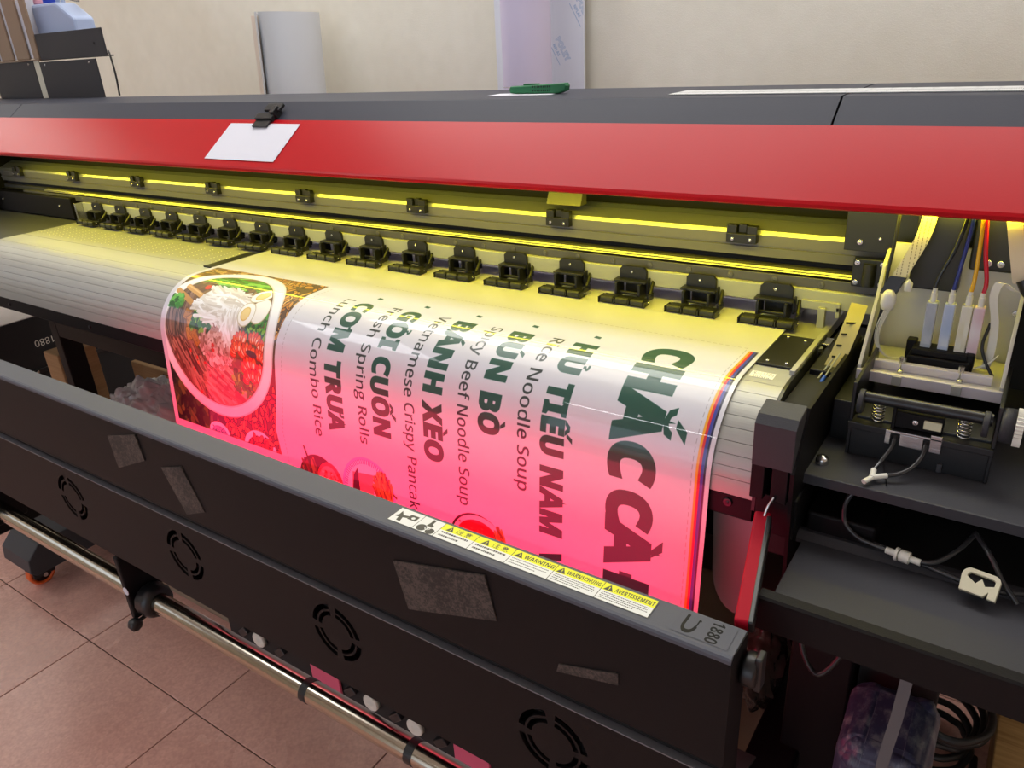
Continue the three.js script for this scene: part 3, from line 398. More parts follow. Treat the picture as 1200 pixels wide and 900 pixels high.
// pinch roller units
{
  const make = () => {
    const g = group(printer, 'pinch_roller'); g.userData.label = 'black pinch roller unit with three short rubber rollers';
    const put = (n, geo, m) => { const q = mergeGeometries([].concat(geo).map(flat)); q.translate(0, 0, 1.0); const k = lit(new THREE.Mesh(q, m)); k.name = n; g.add(k); };
    const w = 0.0225, sh = new THREE.Shape([[-w, -0.346], [w, -0.346], [w, -0.332], [w - 0.005, -0.3265], [-w + 0.005, -0.3265], [-w, -0.332]].map(([a, b]) => new THREE.Vector2(a, b)));
    put('mount_plate', [zprism(sh, -1.04, -1.034, 0.001), box(-0.027, 0.026, -0.3495, -0.3455, -1.04, -1.022, 0.001)], M.blackSmooth);
    put('arm', [box(-0.021, -0.017, -0.373, -0.348, -1.04, -1.014, 0.0008), box(0.017, 0.021, -0.373, -0.348, -1.04, -1.014, 0.0008), box(-0.018, 0.018, -0.373, -0.348, -1.055, -1.046, 0.0008), cyl([-0.018, -0.366, -1.026], [0.018, -0.366, -1.026], 0.0025, 10)], M.blackSmooth);
    put('spring_link', [cyl([0.03, -0.346, -1.045], [0.035, -0.366, -1.02], 0.0028, 10), box(0.024, 0.027, -0.366, -0.343, -1.05, -1.03, 0.0005), box(0.033, 0.037, -0.371, -0.362, -1.03, -1.012, 0.0005)], M.blackSmooth);
    put('yoke', [obox([0, -0.3695, -1.009], [0.073, 0.004, 0.013], [0.15, 0, 0], 0.001), ...[-0.0375, -0.0125, 0.0125, 0.0375].map((x) => box(x - 0.001, x + 0.001, -0.3755, -0.3665, -1.012, -0.9925, 0.0005))], M.blackSmooth);
    for (const x of [-0.025, 0, 0.025]) put('roller', lathe([[0, -0.0105], [0.0048, -0.0105], [0.0056, -0.0095], [0.0056, 0.0095], [0.0048, 0.0105], [0, 0.0105]], [x, -0.3706, -0.9985], 'x', 18), M.rubber);
    put('axle_screw', [screw(-0.001, -0.3345, -1.0335, 0.002), lathe([[0, 0], [0.0012, 0], [0.0012, 0.002], [0, 0.002]], [0.039, -0.369, -1.003], 'x', 8)], M.chrome);
    return g;
  };
  const g0 = make();
  for (let i = 0; i < 17; i++) { const g = i ? g0.clone() : g0; if (i) printer.add(g); g.position.set(1.2 - 0.284 - i * 0.1086, 0, 0); }
}
// platen
const platen = group(printer, 'platen', 'ribbed aluminium platen curving down at the front');
{
  const x0 = -2.11, x1 = -0.2085, cuts = [-0.045, 0.012, 0.034, 0.052, 0.069, 0.084, 0.1, 0.115, 0.129, 0.143, 0.163];
  part(platen, 'vacuum_bed', box(x0, x1, -0.395, -0.38, -1.2, -0.8815, 0.0008), M.platen);
  for (let i = 0; i < cuts.length - 1; i++) {
    const a = cuts[i] + 0.0003, b = cuts[i + 1] - 0.0003, out = [], inn = [];
    for (let k = 0; k <= 4; k++) { const s = a + (b - a) * k / 4, bulge = 0.0002 * Math.sin((k / 4) * Math.PI); out.push(feed(s, -0.0018 + bulge)); inn.push(feed(s, -0.006)); }
    part(platen, 'platen_slat', xprism([...out, ...inn.reverse()], x0, x1), M.platen);
  }
  part(platen, 'lining', xprism([...[...Array(14)].map((_, k) => feed(-0.06 + k * 0.017, -0.0045)), ...[...Array(14)].map((_, k) => feed(-0.06 + (13 - k) * 0.017, -0.012))], x0 + 0.001, x1 - 0.001), M.blackMatte);
  part(platen, 'skirt', [xprism([[-0.738, -0.486], [-0.738, -0.512], [-0.742, -0.516], [-0.79, -0.516], [-0.79, -0.486]], x0, x1)], M.black, 'black skirt under the platen edge');
  each(platen, 'skirt_screw', [screw(-0.236, -0.495, -0.7375, 0.0055), ...[-1.95, -1.6, -1.2].map((x) => screw(x, -0.5, -0.7375, 0.004))], M.blackSmooth);
  part(platen, 'side_rim', xprism([[-1.0, -0.377], ...[...Array(12)].map((_, k) => feed(-0.04 + k * 0.0195, -0.001)), ...[...Array(12)].map((_, k) => feed(-0.04 + (11 - k) * 0.0195, -0.02)), [-1.0, -0.42]], x1, x1 + 0.004), M.blackSmooth, 'black rim along the platen end');
  part(platen, 'media_clamp', box(-0.256, -0.213, -0.3795, -0.3765, -0.978, -0.872, 0.0006), M.blackSmooth, 'black edge clamp plate');
  part(platen, 'media_clamp', box(-0.2123, -0.206, -0.38, -0.374, -1.0, -0.858, 0.0006), M.aluDull);
  each(platen, 'clamp_screw', [[-0.245, -0.968], [-0.222, -0.962], [-0.245, -0.88], [-0.222, -0.88]].map(([x, z]) => screw(x, -0.376, z, 0.0022, 'y')), M.chrome);
  part(platen, 'gap_cover', box(-1.358, -1.3275, -0.3796, -0.377, -0.985, -0.872, 0.0004), M.blackSmooth);
  // vacuum holes: rows of tiny bright dimples
  const hg = new THREE.CylinderGeometry(0.0011, 0.0013, 0.0014, 6), R = rng(3), list = [];
  for (let i = 0; i < 25; i++) { const x = -2.085 + i * 0.0295; for (let k = 0; k < 9; k++) list.push([x + 0.004 * Math.sin(k * 0.35) + (R() - 0.5) * 0.0005, -0.972 + k * 0.0085]); }
  const im = lit(new THREE.InstancedMesh(hg, std({ color: srgb(250, 246, 214), roughness: 0.3 }), list.length)); im.name = 'vacuum_holes'; im.userData.kind = 'stuff'; im.userData.label = 'rows of tiny vacuum holes';
  list.forEach(([x, z], i) => im.setMatrixAt(i, new THREE.Matrix4().makeTranslation(x + 1.2, DATUM - 0.3799, z + 1.0))); platen.add(im);
  // printed scale sticker at the right end
  const c = document.createElement('canvas'); c.width = 256; c.height = 128; const g = c.getContext('2d'); g.fillStyle = '#e9e6d6'; g.fillRect(0, 0, 256, 128); g.fillStyle = '#3a3a34'; const Q = rng(8); for (let j = 0; j < 5; j++) for (let i = 0; i < 16; i++) if (Q() > 0.35) g.fillRect(8 + i * 15 + Q() * 4, 10 + j * 24, 4 + Q() * 8, 8 + Q() * 6);
  const t = new THREE.CanvasTexture(c); t.colorSpace = THREE.SRGBColorSpace;
  const pl = new THREE.PlaneGeometry(0.028, 0.016); pl.rotateX(-Math.PI / 2); const zy = feed(0.0, 0); pl.rotateX(0.04).translate(-0.239, DATUM + zy[1] - 0.0011, zy[0] - 0.008);
  part(platen, 'scale_sticker', pl, std({ map: t, roughness: 0.5 }));
}
// dark deck and housing at the far end
{
  const d = [...Array(16)].map((_, k) => feed(-0.3 + k * 0.0335, -0.003));
  part(printer, 'side_deck', xprism([...d, ...[...d].reverse().map(([z, y]) => [z - 0.01, y - 0.012])], -2.95, -2.113), M.darkGrey, 'dark grey deck beside the platen');
  part(printer, 'side_housing', [box(-2.6, -2.14, -0.378, -0.322, -1.1, -1.03, 0.002), box(-2.95, -2.56, -0.378, -0.2, -1.15, -1.0, 0.003)], M.black, 'black belt housing beside the platen');
  each(printer, 'housing_screw', [screw(-2.2, -0.345, -1.029, 0.003), screw(-2.52, -0.345, -1.029, 0.003), screw(-2.6, -0.33, -0.999, 0.003)], M.chrome);
  part(printer, 'back_frame', [box(-2.95, 0.45, -0.5, -0.42, -1.24, -1.18, 0.003)], M.black);
  part(printer, 'rear_panel', box(-0.13, 0.445, -0.5, -0.12, -1.16, -1.1, 0.002), M.blackMatte);
  part(printer, 'under_beam', box(-2.9, 0.4, -0.62, -0.51, -1.06, -0.95, 0.003), M.black);
}
// platen end bracket and support arm of the front cover
{
  part(printer, 'end_bracket', [xprism([[-0.72, -0.428], [-0.72, -0.379], [-0.729, -0.371], [-0.756, -0.366], [-0.756, -0.428]], -0.208, -0.165, 0.001)], M.darkGrey, 'dark angled bracket at the platen end');
  part(printer, 'bracket_leg', [box(-0.208, -0.1935, -0.47, -0.427, -0.78, -0.7215, 0.001), box(-0.186, -0.169, -0.47, -0.427, -0.78, -0.7215, 0.001)], M.black);
  part(printer, 'bracket_foot', [box(-0.205, -0.16, -0.52, -0.47, -0.8, -0.735, 0.002)], M.black);
  part(printer, 'inner_wall', box(-0.2035, -0.1675, -0.56, -0.392, -1.09, -0.757, 0.001), M.blackMatte);
  part(printer, 'side_plate', xprism([[-0.76, -0.37], [-0.72, -0.43], [-0.735, -0.62], [-0.82, -0.75], [-1.0, -0.75], [-1.0, -0.37]], -0.1668, -0.1628), M.black);
  part(printer, 'support_arm', obox([-0.177, -0.5075, -0.652], [0.017, 0.017, 0.145], [0.253, 0.19, 0], 0.003), M.redAnod, 'red support arm of the front cover');
  part(printer, 'arm_strip', obox([-0.1695, -0.507, -0.65], [0.006, 0.016, 0.14], [0.253, 0.19, 0], 0.002), M.blackSmooth);
  part(printer, 'arm_wire', hose([[-0.187, -0.5, -0.7], [-0.188, -0.49, -0.71], [-0.186, -0.475, -0.717], [-0.181, -0.462, -0.72]], 0.0016, 20), M.chrome);
  part(printer, 'guide_plate', (() => { const s = new THREE.Shape(); s.moveTo(-0.36, -0.522); s.lineTo(-0.212, -0.522); s.lineTo(-0.212, -0.69); s.lineTo(-0.235, -0.69); s.quadraticCurveTo(-0.262, -0.68, -0.265, -0.63); s.lineTo(-0.268, -0.54); s.lineTo(-0.36, -0.535); return zprism(s, -0.79, -0.785); })(), std({ color: srgb(150, 148, 152), roughness: 0.5 }), 'light grey guide plate below the platen');
}
// front cover with drying fans
const cover = group(printer, 'front_cover', 'long black drying cover in front of the banner');
{
  const x0 = -2.3, x1 = -0.157, bx = (p) => xprism(p, x0, x1, 0);
  const lower = new THREE.Shape([[x0, -0.836], [x1, -0.836], [x1, -0.677], [x0, -0.677]].map(([a, b]) => new THREE.Vector2(a, b)));
  const fans = [...Array(6)].map((_, i) => [-0.3535 - i * 0.353, -0.7435]), arc = (cx, cy, r0, r1, a0, a1) => { const p = new THREE.Path(); p.absarc(cx, cy, r1, a0, a1, false); p.absarc(cx, cy, r0, a1, a0, true); p.closePath(); return p; };
  for (const [fx, fy] of fans) { for (const [r0, r1] of [[0.0285, 0.035], [0.0385, 0.047]]) for (const [a, b] of [[0.15, 1.45], [1.75, 3.0], [3.3, 4.55], [4.85, 6.15]]) lower.holes.push(arc(fx, fy, r0, r1, a, b)); const h = new THREE.Path(); h.absarc(fx, fy, 0.004, 0, 6.283, true); lower.holes.push(h); }
  part(cover, 'top_face', bx([[-0.5755, -0.5216], [-0.5365, -0.5212], [-0.5335, -0.5222], [-0.532, -0.5245], [-0.532, -0.5285], [-0.537, -0.5285], [-0.541, -0.5245], [-0.5755, -0.5246]]), M.coverTop, 'narrow grey top face of the cover');
  part(cover, 'upper_panel', bx([[-0.532, -0.5285], [-0.53, -0.658], [-0.534, -0.664], [-0.545, -0.664], [-0.545, -0.5285]]), M.black);
  part(cover, 'groove', bx([[-0.54, -0.66], [-0.54, -0.68], [-0.55, -0.68], [-0.55, -0.66]]), M.blackMatte);
  part(cover, 'lower_panel', zprism(lower, -0.534, -0.53, 0), M.black);
  part(cover, 'panel_edge', bx([[-0.5285, -0.6735], [-0.5285, -0.675], [-0.54, -0.6775], [-0.54, -0.6755]]), std({ color: srgb(112, 112, 118), roughness: 0.4 }));
  part(cover, 'back_panel', bx([[-0.5755, -0.5245], [-0.5725, -0.5245], [-0.5725, -0.835], [-0.5755, -0.835]]), M.blackMatte);
  part(cover, 'bottom_panel', bx([[-0.5755, -0.836], [-0.5755, -0.839], [-0.53, -0.839], [-0.53, -0.836]]), M.black);
  for (const x of [x0, x1 - 0.002]) part(cover, 'end_cap', xprism([[-0.5755, -0.5225], [-0.541, -0.522], [-0.531, -0.53], [-0.529, -0.836], [-0.5755, -0.836]], x, x + 0.003), M.black);
  for (const [fx, fy] of fans) part(cover, 'fan', [lathe([[0.0, 0.0], [0.02, 0.0], [0.02, 0.006], [0, 0.008]], [fx, fy, -0.55], 'z', 24), ...[...Array(7)].map((_, k) => obox([fx + 0.032 * Math.cos(k * 0.898), fy + 0.032 * Math.sin(k * 0.898), -0.552], [0.026, 0.014, 0.002], [0.5, 0, k * 0.898], 0.0005))], M.blackSmooth, 'drying fan behind its ring grille');
  part(cover, 'hinge_knob', [lathe([[0, 0], [0.016, 0], [0.017, 0.003], [0.017, 0.012], [0.014, 0.014], [0, 0.014]], [x1 + 0.003, -0.556, -0.566], 'x', 24), box(x1 + 0.014, x1 + 0.021, -0.575, -0.535, -0.574, -0.558, 0.002)], M.blackSmooth, 'black knob on the cover end');
  // red lamps behind the cover, facing the banner
  const hx0 = -1.42, hx1 = -0.24;
  part(cover, 'lamp_panel', box(hx0, hx1, -0.72, -0.545, -0.579, -0.5757, 0.0005), std({ color: srgb(160, 30, 40), emissive: new THREE.Color().setRGB(...HEAT.color), emissiveIntensity: 1.2, roughness: 0.6 }), 'glowing red drying lamp panel');
  const l = new THREE.RectAreaLight(new THREE.Color().setRGB(...HEAT.color), HEAT.power, hx1 - hx0, 0.175); l.castShadow = true; l.position.set((hx0 + hx1) / 2 + 1.2, DATUM - 0.6325, -0.5805 + 1.0); cover.add(l); l.lookAt((hx0 + hx1) / 2, DATUM - 0.6325, -3);
  part(cover, 'lamp_shroud', bx([[-0.5755, -0.735], [-0.66, -0.775], [-0.66, -0.778], [-0.5755, -0.738]]), M.blackMatte);
  // warning sticker
  const c = document.createElement('canvas'); c.width = 1600; c.height = 150; const g = c.getContext('2d'), Q = rng(77); g.fillStyle = '#d9dcdc'; g.fillRect(0, 0, 1600, 150); g.fillStyle = '#dde000'; g.fillRect(330, 4, 1266, 62);
  g.strokeStyle = '#20221c'; g.lineWidth = 3; g.strokeRect(2, 2, 1596, 146); for (const x of [180, 328, 560, 800, 1055, 1320]) { g.beginPath(); g.moveTo(x, 2); g.lineTo(x, 148); g.stroke(); }
  g.fillStyle = '#2a2c28'; const tri = (x) => { g.beginPath(); g.moveTo(x, 60); g.lineTo(x + 25, 12); g.lineTo(x + 50, 60); g.fill(); g.fillStyle = '#dde000'; g.fillRect(x + 23, 28, 5, 16); g.fillRect(x + 23, 48, 5, 5); g.fillStyle = '#2a2c28'; };
  const han = (x, y, s, st) => { g.lineWidth = s * 0.09; g.strokeStyle = '#2a2c28'; for (const [a, b, p, q] of st) { g.beginPath(); g.moveTo(x + a * s, y + b * s); g.lineTo(x + p * s, y + q * s); g.stroke(); } };
  const zhu = [[0.1, 0.1, 0.22, 0.22], [0.02, 0.4, 0.16, 0.5], [0.05, 0.95, 0.22, 0.65], [0.6, 0.02, 0.68, 0.15], [0.38, 0.25, 0.95, 0.25], [0.4, 0.58, 0.9, 0.58], [0.33, 0.92, 1, 0.92], [0.65, 0.25, 0.65, 0.92]], yi = [[0.5, 0, 0.5, 0.12], [0.15, 0.14, 0.85, 0.14], [0.05, 0.3, 0.95, 0.3], [0.35, 0.18, 0.4, 0.28], [0.65, 0.18, 0.6, 0.28], [0.25, 0.38, 0.75, 0.38], [0.25, 0.38, 0.25, 0.65], [0.75, 0.38, 0.75, 0.65], [0.25, 0.5, 0.75, 0.5], [0.25, 0.65, 0.75, 0.65], [0.1, 0.95, 0.18, 0.75], [0.35, 0.75, 0.4, 0.97], [0.4, 0.97, 0.72, 0.97], [0.85, 0.75, 0.95, 0.9]];
  for (const x of [360, 600]) { tri(x); han(x + 66, 14, 44, zhu); han(x + 122, 14, 44, yi); }
  tri(812); tri(1066); tri(1330); g.font = 'bold 44px sans-serif'; g.textBaseline = 'alphabetic'; g.fillText('WARNING', 868, 53, 180); g.fillText('WARNSCHUNG', 1122, 53, 190); g.fillText('AVERTISSEMENT', 1386, 53, 204);
  for (const [x, w, n] of [[350, 190, 2], [580, 200, 2], [815, 225, 3], [1070, 235, 4], [1335, 250, 4]]) for (let j = 0; j < n; j++) { const y = 76 + j * (64 / n); let q = x; while (q < x + w * (j === n - 1 ? 0.7 : 0.95)) { const k = 3 + Q() * (n > 2 ? 5 : 12); g.fillRect(q, y, k, n > 2 ? 6 : 14); q += k + 3; } }
  g.save(); g.translate(90, 75); g.fillRect(10, -40, 60, 50); g.fillStyle = '#d9dcdc'; g.beginPath(); g.arc(42, -12, 12, 0, 7); g.fill(); g.fillStyle = '#2a2c28'; g.beginPath(); g.moveTo(-60, -45); g.lineTo(-30, -10); g.lineTo(12, -20); g.lineTo(8, 4); g.lineTo(-20, 12); g.lineTo(-10, 55); g.lineTo(-40, 50); g.lineTo(-46, 18); g.lineTo(-78, 20); g.lineTo(-58, -4); g.fill(); g.restore();
  g.save(); g.translate(255, 75); g.beginPath(); g.moveTo(-10, -66); g.lineTo(10, -62); g.lineTo(12, -20); g.lineTo(34, -6); g.lineTo(20, 14); g.lineTo(-14, 6); g.lineTo(-8, -30); g.fill(); g.beginPath(); g.arc(-28, 36, 32, 0, 7); g.arc(36, 44, 28, 0, 7); g.fill(); g.strokeStyle = '#d9dcdc'; g.lineWidth = 5; g.beginPath(); g.arc(8, 24, 16, 0, 7); g.stroke(); g.restore();
  const t = new THREE.CanvasTexture(c); t.colorSpace = THREE.SRGBColorSpace; t.anisotropy = 8;
  const pl = new THREE.PlaneGeometry(0.343, 0.0285).rotateX(-Math.PI / 2).translate(-0.4155, DATUM - 0.5207, -0.5575);
  part(cover, 'warning_sticker', pl, std({ map: t, roughness: 0.45 }), 'white and yellow multilingual warning sticker');
  const tx = document.createElement('canvas'); tx.width = 512; tx.height = 256; const h = tx.getContext('2d'); h.fillStyle = '#565861'; h.fillRect(0, 0, 512, 256); h.fillStyle = h.strokeStyle = '#08080a'; h.save(); h.translate(140, 126); h.scale(1, 1.5); h.lineWidth = 27; h.lineJoin = 'round'; h.beginPath(); h.moveTo(-58, -62); h.lineTo(-66, 18); h.quadraticCurveTo(-58, 62, -14, 58); h.quadraticCurveTo(34, 54, 44, 8); h.stroke(); h.lineWidth = 13; h.beginPath(); h.moveTo(44, 8); h.lineTo(48, -40); h.lineTo(66, -40); h.stroke(); h.restore();
  h.save(); h.translate(300, 6); h.rotate(Math.PI / 2); h.font = 'bold 150px sans-serif'; h.textBaseline = 'alphabetic'; h.fillText('1880', 0, 0, 244); h.restore();
  const t2 = new THREE.CanvasTexture(tx); t2.colorSpace = THREE.SRGBColorSpace;
  part(cover, 'model_mark', new THREE.PlaneGeometry(0.056, 0.033).rotateX(-Math.PI / 2).translate(-0.192, DATUM - 0.52085, -0.557), std({ map: t2, roughness: 0.5, specularIntensity: 0.35 }), 'printed model number 1880');
  // old tape marks
  const res = texOf(256, (i) => { const a = Math.max(0, Math.min(1, (fCloud[i] * 0.6 + fSpeck[i] * 0.6 - 0.42) * 3)); return [30 + a * 48, 27 + a * 42, 26 + a * 37]; }, true, 6), tape = std({ map: res, roughness: 0.6 });
  for (const q of [[[-1.199, -0.556], [-1.11, -0.532], [-1.101, -0.576], [-1.194, -0.616]], [[-1.057, -0.576], [-0.999, -0.558], [-0.965, -0.628], [-1.018, -0.65]], [[-0.572, -0.568], [-0.432, -0.535], [-0.42, -0.593], [-0.557, -0.636]], [[-0.34, -0.616], [-0.269, -0.594], [-0.269, -0.609], [-0.343, -0.628]]])
    part(cover, 'tape_residue', zprism([...q].reverse(), -0.5315, -0.5294), tape, 'dusty patch of old tape');
}
// maintenance deck, tray and tubing at the carriage end
{
  const hole = new THREE.Path(); hole.absellipse(-0.093, 0.777, 0.0105, 0.009, 0, 6.283, true);
  part(printer, 'maintenance_deck', yprism([[-0.163, -0.764], [0.44, -0.764], [0.44, -1.1], [-0.163, -1.1]], -0.4625, -0.45, 0.001, [hole]), M.darkGrey, 'black shelf under the capping station');
  part(printer, 'deck_beam', box(-0.163, 0.44, -0.56, -0.4625, -1.0, -0.9, 0.002), M.black);
  part(printer, 'lower_tray', [box(-0.155, 0.44, -0.535, -0.53, -0.757, -0.63, 0.001), xprism([[-0.757, -0.53], [-0.765, -0.523], [-0.772, -0.523], [-0.772, -0.535], [-0.757, -0.535]], -0.162, 0.44)], M.tray, 'flat dark grey tray in front of the shelf');
  part(printer, 'tray_lip', xprism([[-0.622, -0.514], [-0.6195, -0.516], [-0.6195, -0.553], [-0.623, -0.556], [-0.65, -0.556], [-0.65, -0.536], [-0.634, -0.534], [-0.634, -0.514]], -0.162, 0.44, 0), M.black, 'raised black front lip of the tray');
  part(printer, 'tray_back', [box(-0.155, 0.44, -0.6, -0.54, -0.9, -0.77, 0.002)], M.blackMatte);
  part(printer, 'paper_scrap', [obox([0.0695, -0.5285, -0.643], [0.008, 0.002, 0.004], [0.3, 0.5, 0.2], 0.0004), obox([0.0735, -0.5285, -0.6405], [0.004, 0.003, 0.003], [0.5, 1, 0.2], 0.0004)], M.paper);
  // waste tubing between shelf and tray
  part(printer, 'waste_hose', hose([[-0.112, -0.464, -0.775], [-0.118, -0.478, -0.772], [-0.116, -0.5, -0.768], [-0.1, -0.513, -0.765], [-0.083, -0.515, -0.762], [-0.068, -0.515, -0.759]], 0.0028, 40), M.clearHose);
  part(printer, 'waste_hose', hose([[-0.04, -0.515, -0.754], [-0.025, -0.513, -0.758], [-0.008, -0.503, -0.775], [0.005, -0.492, -0.8]], 0.0028, 40), M.clearHose);
  part(printer, 'waste_hose', hose([[-0.09, -0.52, -0.775], [-0.04, -0.521, -0.762], [0.0, -0.521, -0.752], [0.03, -0.521, -0.75], [0.07, -0.518, -0.762]], 0.0028, 40), M.clearHose);
  part(printer, 'waste_hose', hose([[0.005, -0.488, -0.79], [0.02, -0.495, -0.77], [0.034, -0.51, -0.755], [0.05, -0.525, -0.745]], 0.0028, 40), M.clearHose);
  part(printer, 'hose_coupling', [cyl([-0.071, -0.515, -0.7595], [-0.037, -0.515, -0.7535], 0.0036, 14), cyl([-0.0615, -0.515, -0.7578], [-0.0585, -0.515, -0.7572], 0.0072, 8), cyl([-0.057, -0.515, -0.757], [-0.0475, -0.515, -0.7554], 0.0066, 8)], M.plasticWhite, 'white hose coupling');
  const cl = new THREE.Shape(); cl.moveTo(-0.015, -0.012); cl.lineTo(0.005, -0.012); cl.lineTo(0.009, -0.006); cl.lineTo(0.0095, -0.0125); cl.lineTo(0.0155, -0.0125); cl.lineTo(0.0155, 0.006); cl.quadraticCurveTo(0.014, 0.0105, 0.009, 0.0105); cl.lineTo(-0.011, 0.0105); cl.quadraticCurveTo(-0.016, 0.0085, -0.0165, 0.003); cl.closePath();
  const ch = new THREE.Path(); ch.moveTo(-0.0125, 0.002); ch.lineTo(-0.0035, -0.003); ch.lineTo(0.0005, 0.003); ch.lineTo(0.0045, -0.003); ch.lineTo(0.0125, 0.0); ch.lineTo(0.0125, 0.005); ch.quadraticCurveTo(0.011, 0.0075, 0.008, 0.0075); ch.lineTo(-0.01, 0.0075); ch.quadraticCurveTo(-0.013, 0.006, -0.0125, 0.002); cl.holes.push(ch);
  const cg = new THREE.ExtrudeGeometry(cl, { depth: 0.008, bevelEnabled: true, bevelSize: 0.0006, bevelThickness: 0.0006, bevelSegments: 2 }); cg.rotateX(-0.75).rotateY(-0.15).translate(0.0175, DATUM - 0.512, -0.742);
  part(printer, 'hose_clamp', cg, std({ color: srgb(214, 208, 180), roughness: 0.45 }), 'cream plastic pinch clamp on the hose');
}
// capping station
const cap = group(printer, 'capping_station', 'black spring mounted capping station');
{
  const A = M.blackSmooth;
  part(cap, 'frame', [box(-0.1365, -0.1325, -0.45, -0.362, -0.95, -0.83, 0.001), box(0.0, 0.004, -0.45, -0.362, -0.95, -0.83, 0.001), box(-0.1365, 0.004, -0.45, -0.413, -0.836, -0.832, 0.001), box(-0.1365, 0.004, -0.416, -0.408, -0.85, -0.826, 0.001), box(-0.13, 0.0, -0.412, -0.405, -0.94, -0.84, 0.001)], A);
  part(cap, 'shaft', cyl([-0.128, -0.379, -0.835], [-0.003, -0.379, -0.835], 0.0065, 18), A);
  for (const x of [-0.1265, -0.008]) part(cap, 'shaft_wheel', lathe([[0, -0.003], [0.0125, -0.003], [0.0135, -0.002], [0.0135, 0.002], [0.0125, 0.003], [0, 0.003]], [x, -0.384, -0.833], 'x', 24), M.darkGrey);
  for (const x of [-0.109, -0.026]) { const pts = []; for (let i = 0; i <= 60; i++) { const a = i * 0.52; pts.push([x + 0.006 * Math.cos(a), -0.405 + i * 0.00033, -0.838 + 0.006 * Math.sin(a)]); } part(cap, 'spring', hose(pts, 0.0009, 160, 6), M.chrome, 'steel coil spring'); }
  part(cap, 'wiper_holder', [box(-0.094, -0.045, -0.406, -0.388, -0.85, -0.832, 0.001), box(-0.094, -0.09, -0.415, -0.38, -0.845, -0.83, 0.001)], M.black);
  part(cap, 'holder_label', box(-0.063, -0.046, -0.4015, -0.392, -0.8325, -0.8295, 0.0008), std({ color: srgb(214, 208, 176), roughness: 0.5 }), 'cream sensor block'); part(cap, 'holder_screw', screw(-0.071, -0.3965, -0.8315, 0.003), M.chrome);
  part(cap, 'metal_tab', [box(-0.0975, -0.092, -0.425, -0.411, -0.828, -0.8255, 0.0006), box(-0.083, -0.06, -0.425, -0.411, -0.828, -0.8255, 0.0006), box(-0.054, -0.043, -0.425, -0.405, -0.828, -0.8255, 0.0006), box(-0.0975, -0.043, -0.411, -0.4085, -0.84, -0.8255, 0.0005)], M.alu, 'folded steel tab');
  part(cap, 'drain_hose', hose([[-0.0875, -0.416, -0.828], [-0.0885, -0.425, -0.82], [-0.0945, -0.436, -0.805], [-0.0985, -0.441, -0.792]], 0.0024, 24), M.clearHose);
  part(cap, 'drain_hose', hose([[-0.0575, -0.416, -0.828], [-0.058, -0.426, -0.818], [-0.065, -0.436, -0.803], [-0.076, -0.441, -0.792], [-0.0845, -0.4425, -0.787]], 0.0024, 24), M.clearHose);
  part(cap, 'hose_nut', [cyl([-0.0875, -0.419, -0.829], [-0.0875, -0.412, -0.8285], 0.0045, 12), cyl([-0.0575, -0.419, -0.829], [-0.0575, -0.412, -0.8285], 0.0045, 12)], M.blackSmooth);
  part(cap, 'hose_joint', [cyl([-0.0985, -0.441, -0.79], [-0.0975, -0.443, -0.776], 0.003, 12), cyl([-0.085, -0.4425, -0.787], [-0.0965, -0.443, -0.7785], 0.0028, 12), cyl([-0.097, -0.443, -0.778], [-0.1035, -0.4445, -0.7665], 0.0028, 12)], M.plasticWhite, 'white Y shaped hose joint');
  part(cap, 'drive_gear', (() => { const s = new THREE.Shape(), n = 30; for (let i = 0; i < n * 2; i++) { const a = i * Math.PI / n, r = i % 2 ? 0.0195 : 0.0178; i ? s.lineTo(r * Math.cos(a), r * Math.sin(a)) : s.moveTo(r, 0); } const g = new THREE.ExtrudeGeometry(s, { depth: 0.007, bevelEnabled: false }); return [g.rotateY(Math.PI / 2).translate(0.0165, DATUM - 0.382, -0.835)]; })(), M.plasticWhite, 'white toothed drive gear');
  part(cap, 'gear_hub', [lathe([[0, -0.008], [0.017, -0.008], [0.018, -0.004], [0.018, 0.004], [0, 0.004]], [0.012, -0.382, -0.835], 'x', 28), cyl([0.0, -0.382, -0.835], [0.03, -0.382, -0.835], 0.004)], M.darkGrey);
  part(cap, 'frame_foot', box(-0.044, -0.039, -0.448, -0.438, -0.8325, -0.828, 0.0006), M.darkGrey);
  part(printer, 'wiper_station', [box(-0.16, -0.14, -0.45, -0.4, -0.98, -0.86, 0.001), box(-0.2, -0.165, -0.43, -0.385, -1.0, -0.9, 0.002)], A);
}
